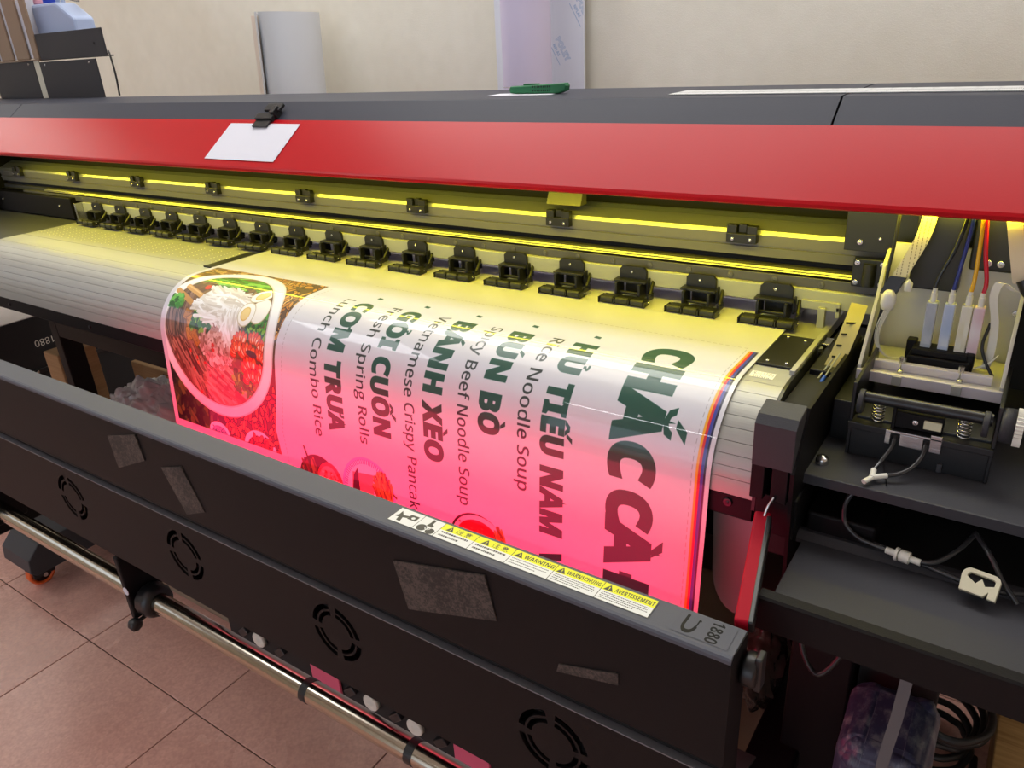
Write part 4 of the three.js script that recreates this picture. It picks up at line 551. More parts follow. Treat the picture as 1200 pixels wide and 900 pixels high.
// print carriage
const car = group(printer, 'print_carriage', 'metal print head carriage with ink dampers');
{
  const xl = -0.1475, xr = 0.0;
  const plate = (x) => xprism([[-1.0, -0.258], [-0.98, -0.272], [-0.965, -0.3], [-0.912, -0.365], [-0.906, -0.372], [-0.906, -0.387], [-1.01, -0.387], [-1.01, -0.258]], x, x + 0.004, 0.0006);
  part(car, 'side_plate', plate(xl), M.carMetal); part(car, 'side_plate', plate(xr - 0.004), M.carMetal);
  part(car, 'back_plate', zprism([[xl + 0.004, -0.387], [xr - 0.004, -0.387], [xr - 0.004, -0.25], [xl + 0.004, -0.25]].map((p) => p), -1.012, -1.006, 0), std({ color: srgb(206, 203, 204), metalness: 0.1, roughness: 0.5 }));
  part(car, 'base_plate', box(xl + 0.004, xr - 0.004, -0.387, -0.379, -1.0, -0.908, 0.0006), M.carMetal);
  part(car, 'front_bar', [box(xl, xr, -0.389, -0.376, -0.908, -0.902, 0.0008), box(xl + 0.012, xr - 0.012, -0.379, -0.369, -0.93, -0.922, 0.0008)], std({ color: srgb(214, 207, 214), metalness: 0.2, roughness: 0.4 }), 'pale metal front bar');
  for (const x of [-0.104, -0.0435]) { part(car, 'mounting_post', cyl([x, -0.379, -0.925], [x, -0.362, -0.925], 0.0032, 14), M.chrome); part(car, 'bar_screw', screw(x + 0.001, -0.3755, -0.9135, 0.0032, 'y'), M.chrome); part(car, 'mounting_post', box(x - 0.005, x + 0.005, -0.388, -0.377, -0.912, -0.9, 0.0006), M.aluDull); }
  part(car, 'damper_block', [box(-0.101, -0.037, -0.379, -0.362, -0.965, -0.935, 0.002), box(-0.098, -0.04, -0.362, -0.354, -0.965, -0.938, 0.002), box(-0.106, -0.095, -0.375, -0.35, -0.968, -0.955, 0.002), box(-0.043, -0.034, -0.375, -0.353, -0.965, -0.94, 0.002)], M.black, 'black print head block');
  const ink = [['#8d97a6', '#15161a'], ['#8fa9d6', '#1b2a78'], ['#dcd2a8', '#e4b016'], ['#d8a8b4', '#c3122c']];
  [-0.0855, -0.0675, -0.0505, -0.0385].forEach((x, i) => {
    const [col, tube] = ink[i], z = -0.953;
    part(car, 'damper', box(x - 0.0055, x + 0.0055, -0.355, -0.3, z - 0.006, z + 0.006, 0.0012), std({ map: texOf(64, (k) => { const t = Math.max(0, Math.min(1, vn2((k % 64) / 22, Math.floor(k / 64) / 26, 64, i + 3) * 0.7 + 0.25)), a = new THREE.Color(col); return [a.r, a.g, a.b].map((v, j) => { const s = Math.pow(v, 1 / 2.2) * 255; return s + (244 - s) * t; }); }, true, 20), roughness: 0.25, transmission: 0.15 }), ['clear damper with grey ink', 'clear damper with blue ink', 'clear damper with yellow ink', 'clear damper with magenta ink'][i]);
    part(car, 'damper_cap', [cyl([x, -0.3, z], [x, -0.289, z], 0.0032, 12), cyl([x, -0.289, z], [x, -0.284, z], 0.0024, 12)], M.plasticWhite);
    part(car, 'damper_foot', box(x - 0.004, x + 0.004, -0.362, -0.355, z - 0.004, z + 0.004, 0.0006), i === 1 || i === 2 ? std({ color: srgb(110, 160, 200), roughness: 0.4 }) : M.plasticWhite);
    part(car, 'ink_tube', hose([[x, -0.286, z], [x + 0.001, -0.275, z - 0.001], [x + [0.012, 0.004, 0.0, -0.006][i], -0.24, z - 0.008], [x + [0.02, 0.006, -0.004, -0.014][i], -0.19, z - 0.03]], 0.0022, 30), std({ color: new THREE.Color(tube), roughness: 0.25 }), ['black ink tube', 'blue ink tube', 'yellow ink tube', 'red ink tube'][i]);
  });
  part(car, 'head_box', [box(-0.118, -0.066, -0.297, -0.2, -1.006, -0.985, 0.002), box(-0.06, 0.04, -0.27, -0.18, -1.006, -0.99, 0.003)], M.blackSmooth);
  each(car, 'box_screw', [screw(-0.041, -0.26, -0.989, 0.004), screw(-0.029, -0.26, -0.989, 0.004), screw(-0.128, -0.297, -1.005, 0.003), screw(-0.005, -0.32, -1.005, 0.004)], M.chrome);
  const rb = std({ map: (() => { const c = document.createElement('canvas'); c.width = 64; c.height = 256; const g = c.getContext('2d'), q = rng(9); g.fillStyle = '#e6dca6'; g.fillRect(0, 0, 64, 256); g.fillStyle = 'rgba(120,104,60,.75)'; for (let j = 0; j < 4; j++) for (let y = 6; y < 250;) { const k = 4 + q() * 8; g.fillRect(9 + j * 14, y, 3, k); y += k + 4; } const t = new THREE.CanvasTexture(c); t.colorSpace = THREE.SRGBColorSpace; t.wrapS = t.wrapT = THREE.RepeatWrapping; t.repeat.set(50, 14); return t; })(), roughness: 0.5 });
  part(car, 'ribbon_cable', ribbon([[-0.105, -0.19, -0.995], [-0.108, -0.23, -0.968], [-0.119, -0.262, -0.958], [-0.126, -0.28, -0.955]], 0.0155, [1, 0, 0.15]), rb, 'cream ribbon cable');
  part(car, 'tape_wrap', ribbon([[-0.125, -0.276, -0.954], [-0.13, -0.288, -0.952], [-0.133, -0.297, -0.951]], 0.017, [1, 0, 0.15], 0.006), M.blackSmooth, 'black tape wrap');
  part(car, 'cable_plug', [lathe([[0, -0.012], [0.006, -0.011], [0.0085, -0.004], [0.008, 0.006], [0.004, 0.012], [0, 0.0125]], [-0.131, -0.303, -0.947], 'y', 16), lathe([[0, -0.007], [0.004, -0.006], [0.0045, 0.003], [0, 0.008]], [-0.113, -0.284, -0.95], 'y', 12)], M.plasticWhite, 'white cable plug');
  for (let i = 0; i < 4; i++) part(car, 'thin_wire', hose([[-0.133 + i * 0.0018, -0.314, -0.947], [-0.139 + i * 0.0016, -0.335, -0.945], [-0.138 + i * 0.0012, -0.356, -0.944], [-0.126 + i * 0.001, -0.37, -0.943], [-0.104, -0.3705, -0.945]], 0.0006, 40, 5), M.plasticWhite);
  part(car, 'signal_cable', hose([[-0.137, -0.19, -0.985], [-0.137, -0.24, -0.972], [-0.1385, -0.28, -0.962], [-0.1375, -0.315, -0.955], [-0.141, -0.35, -0.95], [-0.1425, -0.376, -0.946]], 0.0019, 50), M.cable, 'black signal cable');
  part(car, 'ribbon_cable', ribbon([[-0.03, -0.185, -1.0], [-0.022, -0.215, -0.968], [-0.011, -0.25, -0.946], [-0.006, -0.268, -0.944]], 0.0155, [1, 0, 0.2]), std({ color: srgb(206, 190, 158), roughness: 0.55 }), 'pale ribbon cable');
  part(car, 'ribbon_cable', ribbon([[-0.01, -0.277, -0.948], [-0.024, -0.27, -0.95], [-0.028, -0.285, -0.95], [-0.022, -0.315, -0.95], [-0.02, -0.345, -0.95], [-0.022, -0.372, -0.952]], 0.009, [1, 0, 0.5]), std({ color: srgb(214, 210, 196), roughness: 0.5 }), 'pale ribbon cable');
  part(car, 'tape_wrap', hose([[-0.005, -0.262, -0.944], [0.003, -0.275, -0.942], [0.012, -0.282, -0.942], [0.02, -0.284, -0.945]], 0.007, 20), M.blackSmooth, 'black tape wrap');
  part(car, 'signal_cable', [hose([[-0.026, -0.318, -0.955], [-0.029, -0.345, -0.95], [-0.022, -0.362, -0.945], [-0.013, -0.375, -0.94]], 0.0017, 30)], M.cable, 'black signal cable');
  for (let i = 0; i < 3; i++) part(car, 'thin_wire', hose([[-0.012, -0.352, -0.95], [-0.02, -0.361 - i * 0.001, -0.945], [-0.034, -0.37, -0.942]], 0.0006, 20, 5), M.plasticWhite);
  // cream slotted film beside the carriage
  part(printer, 'slotted_film', [ribbon([[-0.168, -0.325, -0.985], [-0.168, -0.34, -0.955], [-0.173, -0.37, -0.93], [-0.178, -0.388, -0.915]], 0.021, [1, 0, 0.3])], std({ color: srgb(160, 150, 112), roughness: 0.5 }), 'cream slotted cable film');
  for (let i = 0; i < 4; i++) part(printer, 'film_slot', obox([-0.169 - i * 0.0022, -0.3395 - i * 0.012, -0.953 + i * 0.0085], [0.012, 0.0022, 0.0016], [-0.8, 0.3, 0.25], 0.0004), M.blackMatte);
  part(printer, 'loose_wire', [hose([[-0.178, -0.375, -0.92], [-0.19, -0.4, -0.88], [-0.198, -0.425, -0.82], [-0.196, -0.44, -0.79]], 0.0012, 30), hose([[-0.172, -0.37, -0.925], [-0.18, -0.39, -0.89], [-0.184, -0.4, -0.87]], 0.001, 20)], M.barWhite); part(printer, 'wire_joint', cyl([-0.1795, -0.3885, -0.892], [-0.1815, -0.3935, -0.883], 0.0022, 10), std({ color: srgb(30, 90, 200), roughness: 0.4 }), 'blue wire joint');
  part(printer, 'deck_bolt', [lathe([[0, 0.006], [0.003, 0.006], [0.0035, 0.004], [0.006, 0.004], [0.007, 0.001], [0.007, -0.004]], [-0.152, -0.446, -0.795], 'y', 18)], M.chrome);
  part(printer, 'metal_hinge', [cyl([-0.207, -0.388, -0.985], [-0.196, -0.388, -0.985], 0.0075, 18), box(-0.212, -0.195, -0.4, -0.38, -1.0, -0.975, 0.001), cyl([-0.205, -0.42, -0.96], [-0.205, -0.38, -0.96], 0.006, 14)], M.chrome);
}
// stand
{
  for (const x of [-2.26, -0.12]) {
    const w = x < -1 ? 0.05 : 0.036;
    part(printer, 'stand_leg', x < -1 ? box(x - 0.085, x - 0.045, -1.24, -0.5, -1.03, -0.97, 0.004) : box(x - w, x + w, -1.24, -0.5, -1.06, -0.77, 0.004), M.black, 'black stand leg');
    part(printer, 'stand_foot', xprism([[-0.69, -1.235], [-0.655, -1.27], [-0.65, -1.31], [-0.665, -1.325], [-1.14, -1.325], [-1.15, -1.31], [-1.15, -1.24], [-1.14, -1.23], [-0.72, -1.23]], x - w - 0.03, x + w + 0.03, 0.003), M.darkGrey, 'chamfered black stand foot');
    for (const z of [-0.7, -1.1]) {
      const c = group(printer, 'caster', 'orange rimmed caster wheel');
      part(c, 'fork', [box(x - 0.028, x - 0.022, -1.365, -1.32, z - 0.03, z + 0.03, 0.002), box(x + 0.022, x + 0.028, -1.365, -1.32, z - 0.03, z + 0.03, 0.002), box(x - 0.03, x + 0.03, -1.33, -1.322, z - 0.035, z + 0.035, 0.002)], M.blackSmooth);
      part(c, 'wheel', lathe([[0.026, -0.014], [0.035, -0.014], [0.038, -0.009], [0.038, 0.009], [0.035, 0.014], [0.026, 0.014], [0.026, -0.014]], [x, -1.362, z], 'x', 32), M.orange); part(c, 'hub', [lathe([[0, -0.012], [0.026, -0.012], [0.026, 0.012], [0, 0.012]], [x, -1.362, z], 'x', 28)], M.blackSmooth); part(c, 'axle', cyl([x - 0.032, -1.362, z], [x + 0.032, -1.362, z], 0.0065, 14), M.chrome);
    }
  }
  part(printer, 'cross_beam', box(-2.305, -0.156, -0.72, -0.64, -1.03, -0.97, 0.004), M.black);
  part(printer, 'tube_bearing', [box(-2.02, -1.93, -1.0, -0.885, -0.62, -0.51, 0.006), box(-2.06, -2.0, -1.06, -0.86, -0.98, -0.55, 0.006)], M.black, 'black bearing block of the take-up tube');
  part(printer, 'tube_bearing', [box(-0.19, -0.13, -1.06, -0.86, -0.98, -0.55, 0.006)], M.black);
}

// ------------------------------------------------------------------ take-up tube
{
  const Y0 = -0.9515, Z0 = -0.56, t = thing('take_up_tube', 'polished steel take-up tube with black tape bands below the front cover', 'tube', [-1.05, DATUM + Y0, Z0]);
  part(t, 'tube', lathe([[0.017, -0.87], [0.0193, -0.87], [0.0193, 0.87], [0.017, 0.87]], [-1.06, Y0, Z0], 'x', 48), M.steel);
  for (const x of [-0.843, -0.617, -0.39]) part(t, 'tape_band', lathe([[0.0194, -0.0075], [0.02, -0.0075], [0.02, 0.0075], [0.0194, 0.0075]], [x, Y0, Z0], 'x', 40), M.cable, 'black tape band');
  const h = group(t, 'media_holder', 'black clamp ring on the tube');
  part(h, 'clamp_plate', [box(-1.318, -1.303, -0.985, -0.84, -0.595, -0.525, 0.004)], M.black);
  part(h, 'clamp_ring', [lathe([[0.0196, -0.02], [0.03, -0.02], [0.034, -0.014], [0.03, -0.004], [0.034, 0.004], [0.029, 0.016], [0.0196, 0.016]], [-1.28, Y0, Z0], 'x', 14), box(-1.3, -1.2, -0.905, -0.885, -0.6, -0.57, 0.004)], M.blackSmooth);
  part(h, 'knob', [lathe([[0, -0.01], [0.01, -0.01], [0.013, -0.004], [0.013, 0.006], [0.009, 0.01], [0, 0.01]], [-1.3, -0.99, -0.52], 'x', 8), cyl([-1.3, -0.985, -0.55], [-1.3, -0.99, -0.51], 0.004)], M.blackSmooth);
  part(h, 'label', cyl([-1.304, -0.915, -0.5235], [-1.304, -0.915, -0.5245], 0.0085, 18), M.paper, 'round white label');
}
// ------------------------------------------------------------------ things on the printer
{
  const nz = 0.0745, ny = 0.1, L = Math.hypot(ny, nz), onLid = (x, t, off) => [x, -0.1955 + (-0.1215 + 0.1955) * t + off * ny / L, -0.954 + (-1.0545 + 0.954) * t + off * nz / L];   // t 0 at the lower edge of the red lid, 1 at the top
  const a = onLid(-1.416, 0.115, 0.001), b = onLid(-1.4165 + 0.2095, 0.115, 0.001), c = onLid(-1.4165 + 0.2095, 0.905, 0.001), d = onLid(-1.416, 0.905, 0.001);
  const pos = [], q = [a, b, c, d].map((p) => V(...p)), n = new THREE.Vector3(0, ny / L, nz / L), top = q.map((p) => p.clone().addScaledVector(n, 0.0006));
  const tri = (...v) => v.forEach((p) => pos.push(p.x, p.y, p.z)); tri(top[0], top[1], top[2]); tri(top[0], top[2], top[3]); tri(q[0], q[2], q[1]); tri(q[0], q[3], q[2]); for (let i = 0; i < 4; i++) { const j = (i + 1) % 4; tri(q[i], q[j], top[j]); tri(q[i], top[j], top[i]); }
  const g = new THREE.BufferGeometry(); g.setAttribute('position', new THREE.Float32BufferAttribute(pos, 3)); g.computeVertexNormals(); 
  solo('paper_note', uvm(g), M.paper, 'blank white paper note clipped to the red lid', 'paper');
  const clip = thing('plastic_clip', 'small black plastic clip holding the paper on the lid', 'clip', [-1.315, DATUM - 0.118, -1.06]);
  const e = [0.64, 0, 0]; part(clip, 'clip_body', [obox([-1.315, -0.1165, -1.0525], [0.05, 0.011, 0.016], e, 0.002), obox([-1.315, -0.127, -1.04], [0.044, 0.004, 0.018], e, 0.001)], M.blackSmooth); part(clip, 'clip_lever', [obox([-1.305, -0.1, -1.07], [0.045, 0.007, 0.02], e, 0.002), obox([-1.2935, -0.108, -1.062], [0.012, 0.02, 0.02], e, 0.002)], M.blackSmooth);
}
{
  const t = thing('utility_knife', 'green handled utility knife lying on the grey printer top', 'knife', [-0.757, DATUM - 0.089, -1.194]);
  const H = zprism([[-0.815, -0.0885], [-0.80, -0.0895], [-0.735, -0.0895], [-0.715, -0.0895], [-0.704, -0.086], [-0.702, -0.078], [-0.705, -0.0735], [-0.725, -0.0745], [-0.755, -0.0755], [-0.78, -0.0765], [-0.815, -0.0775], [-0.818, -0.083]], -1.203, -1.187, 0.002);
  part(t, 'handle', H, M.green); for (let i = 0; i < 9; i++) for (const y of [-0.0785, -0.0845]) part(t, 'grip_slot', box(-0.768 + i * 0.0042, -0.7663 + i * 0.0042, y - 0.0015, y + 0.0015, -1.1872, -1.1865, 0), M.blackMatte);
  part(t, 'slider', box(-0.79, -0.76, -0.0765, -0.0735, -1.199, -1.191, 0.001), M.green); part(t, 'blade', zprism([[-0.817, -0.081], [-0.817, -0.079], [-0.84, -0.0785]], -1.1955, -1.1945), M.chrome);
}
solo('paper_slip', obox([-0.785, -0.0902, -1.185], [0.125, 0.0006, 0.04], [0, 0.05, 0], 0.0002), M.paper, 'white paper slip under the green knife', 'paper');
{
  const c = document.createElement('canvas'); c.width = 2048; c.height = 64; const g = c.getContext('2d'); g.fillStyle = '#d2d4d4'; g.fillRect(0, 0, 2048, 64); g.fillStyle = '#3a3c40'; for (let i = 0; i < 400; i++) { const x = i * 5.1; g.fillRect(x, 0, 1.2, i % 10 ? (i % 5 ? 9 : 14) : 20); g.fillRect(x, 64 - (i % 10 ? 8 : 16), 1.2, 20); } g.font = '15px sans-serif'; for (let i = 1; i < 40; i++) g.fillText(String(i), i * 51 - 8, 40);
  const t = new THREE.CanvasTexture(c); t.colorSpace = THREE.SRGBColorSpace; t.wrapS = t.wrapT = THREE.RepeatWrapping; t.repeat.set(1 / 1.0, 1 / 0.04);
  const g2 = box(-0.5, 0.5, -0.0005, 0.0005, -0.02, 0.02, 0); g2.scale(1, 1, 1.7).rotateY(-0.01).translate(0.005, -0.0896, -1.163);
  const r = solo('steel_ruler', g2, std({ map: t, roughness: 0.35 }), 'long steel ruler lying on the grey printer top', 'ruler');
}
// ink station at the far end of the printer top
{
  const t = thing('ink_station', 'black and tan ink rack standing on the far end of the printer', 'ink rack', [-2.55, DATUM - 0.0906, -1.25]);
  part(t, 'lower_case', [box(-2.636, -2.316, -0.0906, 0.013, -1.3, -1.296, 0.0008), box(-2.636, -2.58, -0.0906, 0.013, -1.4, -1.3, 0.0008)], M.coverBlack); part(t, 'lower_case', [box(-2.95, -2.672, -0.0906, 0.017, -1.3, -1.296, 0.0008), box(-2.95, -2.74, -0.0906, 0.013, -1.4, -1.3, 0.0008)], M.coverBlack);
  part(t, 'upright', box(-2.67, -2.638, -0.0906, 0.018, -1.3, -1.2965, 0.0008), std({ color: srgb(205, 200, 182), roughness: 0.6 }));
  part(t, 'upper_tray', [box(-2.618, -2.25, 0.018, 0.09, -1.3, -1.296, 0.0008), box(-2.9, -2.46, 0.018, 0.022, -1.44, -1.3, 0.0008), box(-2.618, -2.31, 0.018, 0.022, -1.32, -1.3, 0.0008)], M.coverBlack, 'black sheet metal ink tray');
  each(t, 'case_screw', [screw(-2.6, 0.004, -1.2955, 0.003), screw(-2.35, 0.004, -1.2955, 0.003), screw(-2.7, 0.008, -1.2955, 0.003)], M.chrome); each(t, 'tray_hole', [cyl([-2.3, 0.052, -1.2965], [-2.3, 0.052, -1.2955], 0.004, 12)], M.blackMatte);
  const tan = std({ color: srgb(138, 116, 96), roughness: 0.6 });
  for (const [a, b] of [[-2.654, -2.622], [-2.76, -2.682], [-2.86, -2.782], [-2.96, -2.88]]) part(t, 'tank_divider', box(a, b, 0.022, 0.32, -1.3, -1.293, 0.003), tan, 'tan tank cover');
  for (const x of [-2.668, -2.771, -2.871]) part(t, 'ink_tank', box(x - 0.0135, x + 0.0135, 0.024, 0.19, -1.34, -1.3, 0.002), std({ color: srgb(206, 206, 216), roughness: 0.3, transmission: 0.15 }), 'white translucent ink tank');
  part(t, 'rack_base', box(-2.96, -2.62, 0.0175, 0.0215, -1.32, -1.291, 0.0006), tan);
  part(t, 'drain_tube', hose([[-2.262, 0.03, -1.31], [-2.245, 0.02, -1.302], [-2.239, -0.03, -1.301], [-2.243, -0.087, -1.3]], 0.0028, 30), M.cable);
  const j = thing('ink_jug', 'pale blue translucent ink jug in the black tray', 'jug', [-2.55, DATUM + 0.0222, -1.36]);
  const s = new THREE.Shape(); s.moveTo(-2.72, 0.0224); s.lineTo(-2.455, 0.0224); s.quadraticCurveTo(-2.44, 0.024, -2.439, 0.035); s.lineTo(-2.439, 0.118); s.quadraticCurveTo(-2.44, 0.126, -2.448, 0.13); s.lineTo(-2.51, 0.165); s.quadraticCurveTo(-2.52, 0.17, -2.535, 0.171); s.lineTo(-2.71, 0.173); s.quadraticCurveTo(-2.722, 0.172, -2.724, 0.162); s.lineTo(-2.724, 0.03); s.quadraticCurveTo(-2.724, 0.0235, -2.72, 0.0224);
  part(j, 'jug_body', zprism(s, -1.395, -1.33, 0.008), M.jug); part(j, 'jug_handle', hose([[-2.562, 0.171, -1.365], [-2.556, 0.195, -1.365], [-2.538, 0.195, -1.365], [-2.532, 0.168, -1.365]], 0.006, 24, 10), M.jug);
  part(j, 'jug_cap', lathe([[0, 0], [0.02, 0], [0.02, 0.022], [0.018, 0.025], [0, 0.025]], [-2.6, 0.172, -1.362], 'y', 24), std({ color: srgb(40, 70, 190), roughness: 0.4 }), 'blue screw cap');
  const pts = []; for (let i = 0; i < 60; i++) { const a = i * 0.42, r = 0.04 + 0.003 * Math.sin(i); pts.push([-2.478 + r * Math.cos(a), 0.186 + i * 0.0007 - 0.42 * r * Math.cos(a), -1.362 + 0.03 * Math.sin(a)]); }
  solo('coiled_hose', hose(pts, 0.004, 240, 8), M.hoseClear, 'clear plastic hose coiled on the shoulder of the ink jug', 'hose');
  solo('pink_bottle', [lathe([[0, 0], [0.022, 0], [0.024, 0.004], [0.024, 0.08], [0.01, 0.1], [0.01, 0.115], [0, 0.115]], [-2.665, 0.1735, -1.368], 'y', 24)], std({ color: srgb(236, 170, 186), roughness: 0.4 }), 'small pink bottle standing on the ink jug', 'bottle');
}
// ------------------------------------------------------------------ leaning against the wall
{
  const t = thing('sheet_roll', 'loosely rolled white sheet leaning on the cream wall', 'paper roll', [-2.31, 0, -1.9]);
  const spiral = (r0, r1, turns, n) => { const p = []; for (let i = 0; i <= n; i++) { const a = (i / n) * turns * 6.283 + 0.6, r = r0 + (r1 - r0) * i / n; p.push(new THREE.Vector2(r * Math.cos(a), r * Math.sin(a))); } return p; };
  const roll = (pts, th, h) => { const s = new THREE.Shape([...pts, ...[...pts].reverse().map((p) => p.clone().multiplyScalar(1 - th / p.length()))]); return new THREE.ExtrudeGeometry(s, { depth: h, bevelEnabled: false }).rotateX(-Math.PI / 2); };
  const g = roll(spiral(0.115, 0.138, 1.6, 260), 0.0012, 1.545); g.scale(0.78, 0.985, 0.78).rotateZ(-0.05).rotateX(-0.03).translate(-2.275, 0, -1.88); part(t, 'rolled_sheet', uvm(g), std({ color: srgb(206, 208, 212), roughness: 0.5 }));
  const e = new THREE.BoxGeometry(0.05, 1.515, 0.003).rotateZ(-0.05).rotateX(-0.03).translate(-2.322, 0.758, -1.84); part(t, 'loose_edge', uvm(e), std({ color: srgb(232, 216, 200), roughness: 0.6 }));
  const r2 = roll(spiral(0.05, 0.07, 3, 420), 0.0012, 2.3); r2.rotateX(-0.02).translate(-1.263, 0, -1.9);
  solo('sheet_roll', uvm(r2), std({ color: srgb(206, 196, 222), roughness: 0.5 }), 'tall narrow roll of lilac white sheet leaning beside the foam board', 'paper roll');
  const c = document.createElement('canvas'); c.width = 512; c.height = 2048; const q = c.getContext('2d'); q.fillStyle = '#dcdee8'; q.fillRect(0, 0, 512, 2048); q.fillStyle = q.strokeStyle = '#93abcd';
  for (let j = 0; j < 9; j++) for (const [x, dy] of [[382, 0], [500, -82], [240, -60], [110, 20]]) { q.save(); q.translate(x, 61 + j * 206 + dy); q.scale(1, 0.5); q.rotate(1.05); q.font = 'bold 40px sans-serif'; q.lineWidth = 2; q.strokeText('POLEY', -55, 0); q.font = 'bold 20px sans-serif'; q.fillText('NPLAS', -40, 26); q.fillRect(-60, 36, 120, 3); q.restore(); }
  const tx = new THREE.CanvasTexture(c); tx.colorSpace = THREE.SRGBColorSpace;
  const bd = new THREE.BoxGeometry(0.3, 2.4, 0.01); bd.rotateX(-0.02).translate(-1.305, 1.2, -2.058); solo('foam_board', bd, std({ map: tx, roughness: 0.4 }), 'white foam board with faint blue logo print behind the lilac roll', 'board');
}
// ------------------------------------------------------------------ under the printer
{
  const c = document.createElement('canvas'); c.width = 512; c.height = 256; const g = c.getContext('2d'); g.fillStyle = '#141314'; g.fillRect(0, 0, 512, 256); g.fillStyle = '#d8d4c8'; g.save(); g.translate(256, 128); g.rotate(Math.PI); g.font = '130px sans-serif'; g.fillText('1880', -150, 45); g.restore(); const t = new THREE.CanvasTexture(c); t.colorSpace = THREE.SRGBColorSpace;
  const k = thing('equipment_case', 'black equipment case marked with upside down 1880 under the printer', 'case', [-3.2, 0, -1.3]);
  part(k, 'case_body', box(-3.6, -2.87, -1.39, -0.8, -1.65, -0.9, 0.004), M.blackMatte); part(k, 'case_top', box(-3.6, -2.872, -0.8, -0.797, -1.65, -0.9, 0.001), std({ color: srgb(196, 188, 184), roughness: 0.6 }), 'pale top sheet of the case'); part(k, 'edge_trim', box(-2.87, -2.862, -1.0, -0.985, -1.65, -0.9, 0.001), M.blackSmooth);
  each(k, 'trim_screw', [screw(-2.861, -0.992, -1.1, 0.005, 'x'), screw(-2.861, -0.992, -1.25, 0.005, 'x')], M.chrome); for (const z of [-0.95, -1.6]) for (const x of [-3.55, -2.92]) part(k, 'case_foot', cyl([x, -1.4, z], [x, -1.388, z], 0.02, 16), M.blackSmooth);
  part(k, 'case_mark', new THREE.PlaneGeometry(0.13, 0.065).rotateY(Math.PI / 2).translate(-2.8695, DATUM - 0.895, -1.155), std({ map: t, roughness: 0.8 }), 'printed number on the black case');
  const b = thing('cardboard_box', 'brown cardboard box with printed pictograms under the banner edge', 'box', [-2.2, 0, -1.2]);
  const p = document.createElement('canvas'); p.width = 256; p.height = 320; const h = p.getContext('2d'); h.fillStyle = '#9a7850'; h.fillRect(0, 0, 256, 320); h.strokeStyle = h.fillStyle = '#3c2a18'; h.lineWidth = 5; for (let i = 0; i < 3; i++) { h.strokeRect(70, 12 + i * 100, 120, 96); } h.fillRect(96, 130, 60, 50); h.beginPath(); h.arc(130, 60, 26, 0, 3.2); h.fill(); h.fillRect(86, 232, 36, 60); h.fillRect(138, 240, 36, 46); const tp = new THREE.CanvasTexture(p); tp.colorSpace = THREE.SRGBColorSpace;
  part(b, 'carton', box(-2.36, -2.02, -1.4, -0.885, -1.42, -1.18, 0.004), M.card); part(b, 'pictogram_print', new THREE.PlaneGeometry(0.13, 0.17).translate(-2.15, DATUM - 0.975, -1.1785), std({ map: tp, roughness: 0.9 }), 'printed handling pictograms'); part(b, 'packing_tape', box(-2.361, -2.019, -0.8848, -0.884, -1.32, -1.28, 0), std({ color: srgb(170, 140, 96), roughness: 0.3 }));
  solo('cardboard_box', box(-2.52, -2.43, -1.4, -0.815, -1.12, -1.0, 0.004), M.card, 'tall plain brown box standing between the black case and the stand leg', 'box');
  const sg = new THREE.SphereGeometry(1, 90, 60); sg.scale(0.24, 0.1, 0.11); crumple(sg, 0.045, 26, 3); sg.translate(-1.8, 0.535, -0.97); solo('plastic_bag', sg, M.film, 'crumpled clear plastic bag below the banner edge', 'plastic bag');
  const ba = box(-2.1, -1.5, -1.4, -0.985, -1.07, -0.87, 0.01); solo('wrapped_parcel', ba, M.cardBrown, 'brown wrapped parcel carrying the crumpled clear bag', 'parcel');
}
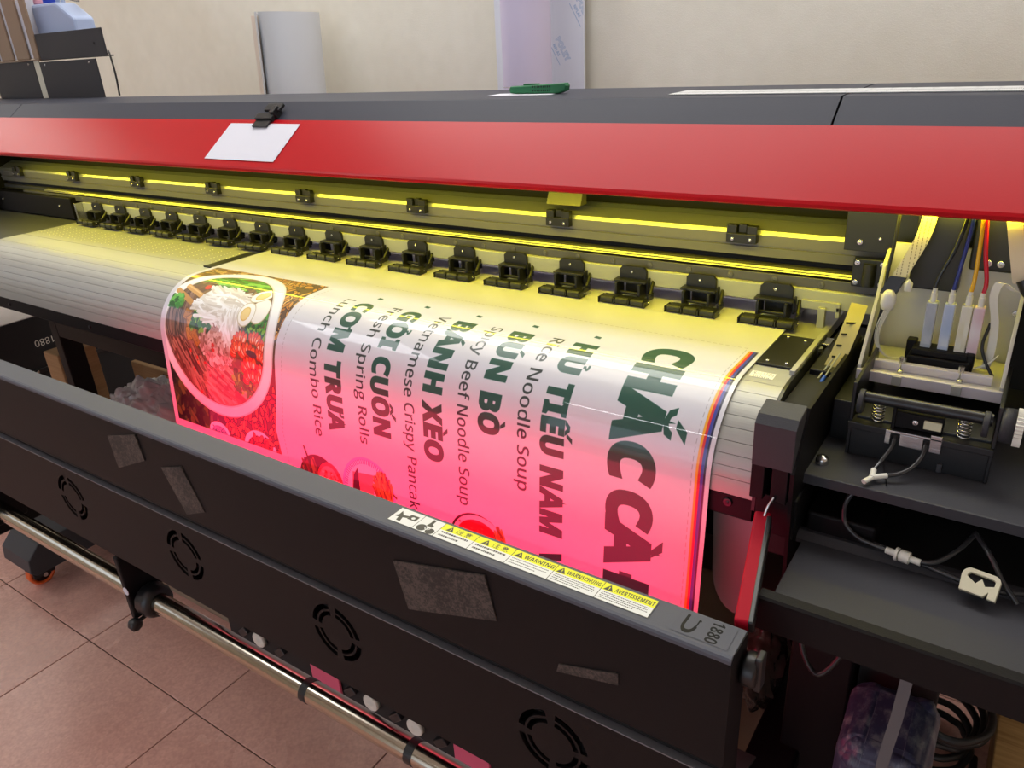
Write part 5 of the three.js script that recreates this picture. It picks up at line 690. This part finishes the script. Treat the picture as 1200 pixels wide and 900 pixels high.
{
  const g = new RoundedBoxGeometry(0.095, 0.3, 0.13, 24, 0.03); crumple(g, 0.012, 30, 9); g.translate(-0.033, DATUM - 0.845, -0.715); 
  const t = thing('ink_waste_bottle', 'dusty blue bagged waste bottle hanging under the tray', 'bottle', [-0.033, DATUM - 0.995, -0.715]); part(t, 'bag_wrap', g, M.filmBlue); part(t, 'neck_strap', ribbon([[-0.024, -0.57, -0.66], [-0.026, -0.63, -0.655], [-0.03, -0.69, -0.651], [-0.031, -0.76, -0.647]], 0.011, [1, 0, 0], 0.002), std({ color: srgb(92, 92, 94), roughness: 0.7 }), 'pale dusty strap');
  const w = thing('wooden_block', 'short block of pale raw wood on the floor by the cables', 'block', [0.19, 0, -1.42]); part(w, 'board', box(0.115, 0.33, -1.4, -1.3, -1.52, -1.3, 0.004), M.wood); 
  const pts = []; const R = rng(21); for (let i = 0; i < 120; i++) { const a = i * 0.36, r = 0.085 + 0.02 * Math.sin(i * 0.31) + R() * 0.006; pts.push([0.025 + r * 0.75 * Math.cos(a), -1.38 + i * 0.0011, -1.4 + r * Math.sin(a)]); } pts.push([0.12, -1.2, -1.42], [0.25, -1.1, -1.45], [0.42, -1.05, -1.5]);
  solo('coiled_cable', hose(pts, 0.0075, 600, 8), M.cable, 'thick black cable coiled on the floor below the tray', 'cable');
  const bag = new THREE.SphereGeometry(1, 60, 40); bag.scale(0.035, 0.09, 0.05); crumple(bag, 0.02, 40, 5); bag.translate(-0.212, DATUM - 0.82, -0.86); solo('plastic_bag', bag, std({ color: srgb(96, 84, 76), roughness: 0.25, transmission: 0.45, thickness: 0 }), 'small dull plastic bag hanging between front cover and stand leg', 'plastic bag');
  solo('cardboard_box', box(-0.62, -0.2, -1.4, -0.73, -1.18, -0.9, 0.004), M.cardBrown, 'dull brown carton standing behind the banner under the platen end', 'box');
  solo('cardboard_box', box(-0.25, 0.5, -1.4, -0.5, -1.98, -1.6, 0.005), M.cardBrown, 'large brown carton standing between printer and back wall', 'box');
  part(printer, 'waste_box', box(-0.08, 0.005, -1.2, -0.56, -0.96, -0.79, 0.003), M.blackMatte, 'black waste ink box');
  for (const x of [-2.2, 0.32]) part(printer, 'roll_holder', box(x - 0.015, x + 0.015, -0.78, -0.46, -1.48, -1.22, 0.004), M.black);
  { const r = thing('media_roll', 'large roll of blank white vinyl on the back of the printer', 'vinyl roll', [-0.94, DATUM - 0.84, -1.45]); part(r, 'vinyl', lathe([[0.045, -1.2], [0.108, -1.2], [0.11, -1.198], [0.11, 1.198], [0.108, 1.2], [0.045, 1.2]], [-0.94, -0.72, -1.45], 'x', 48), M.paper); part(r, 'core', lathe([[0.036, -1.23], [0.045, -1.23], [0.045, 1.23], [0.036, 1.23], [0.036, -1.23]], [-0.94, -0.72, -1.45], 'x', 32), M.card); }
  const rail = group(printer, 'idler_rail', 'black idler rail with white wheels below the front cover');
  part(rail, 'rail_bar', box(-1.23, -0.2, -1.09, -1.03, -0.69, -0.665, 0.002), M.blackMatte);
  for (const x of [-1.21, -0.78, -0.23]) part(rail, 'rail_hanger', box(x - 0.012, x + 0.012, -1.04, -0.72, -0.7, -0.69, 0.001), M.blackMatte);
  for (const x of [-1.12, -0.817, -0.715, -0.47]) part(rail, 'idler_wheel', lathe([[0, 0.006], [0.005, 0.006], [0.006, 0.004], [0.015, 0.005], [0.017, 0.003], [0.017, -0.004], [0, -0.004]], [x, -1.052, -0.658], 'z', 24), M.plasticWhite, 'white idler wheel');
  for (const x of [-1.17, -1.06, -0.87, -0.76, -0.66, -0.52, -0.42]) part(rail, 'wheel_fork', obox([x, -1.056, -0.66], [0.03, 0.016, 0.01], [0, 0, 0.7], 0.002), M.blackSmooth);
  for (const [a, b] of [[-0.972, -0.897], [-0.632, -0.56]]) part(rail, 'pink_tag', box(a, b, -1.082, -1.035, -0.662, -0.657, 0.001), std({ color: srgb(214, 86, 118), roughness: 0.5 }), 'pink tag on the idler rail');
  solo('power_cable', hose([[-0.135, -0.57, -0.72], [-0.13, -0.63, -0.7], [-0.11, -0.65, -0.69], [-0.09, -0.62, -0.7], [-0.085, -0.57, -0.71]], 0.003, 40), M.cable, 'thin black cable looping under the tray', 'cable');
}
renderer.render(scene, camera);
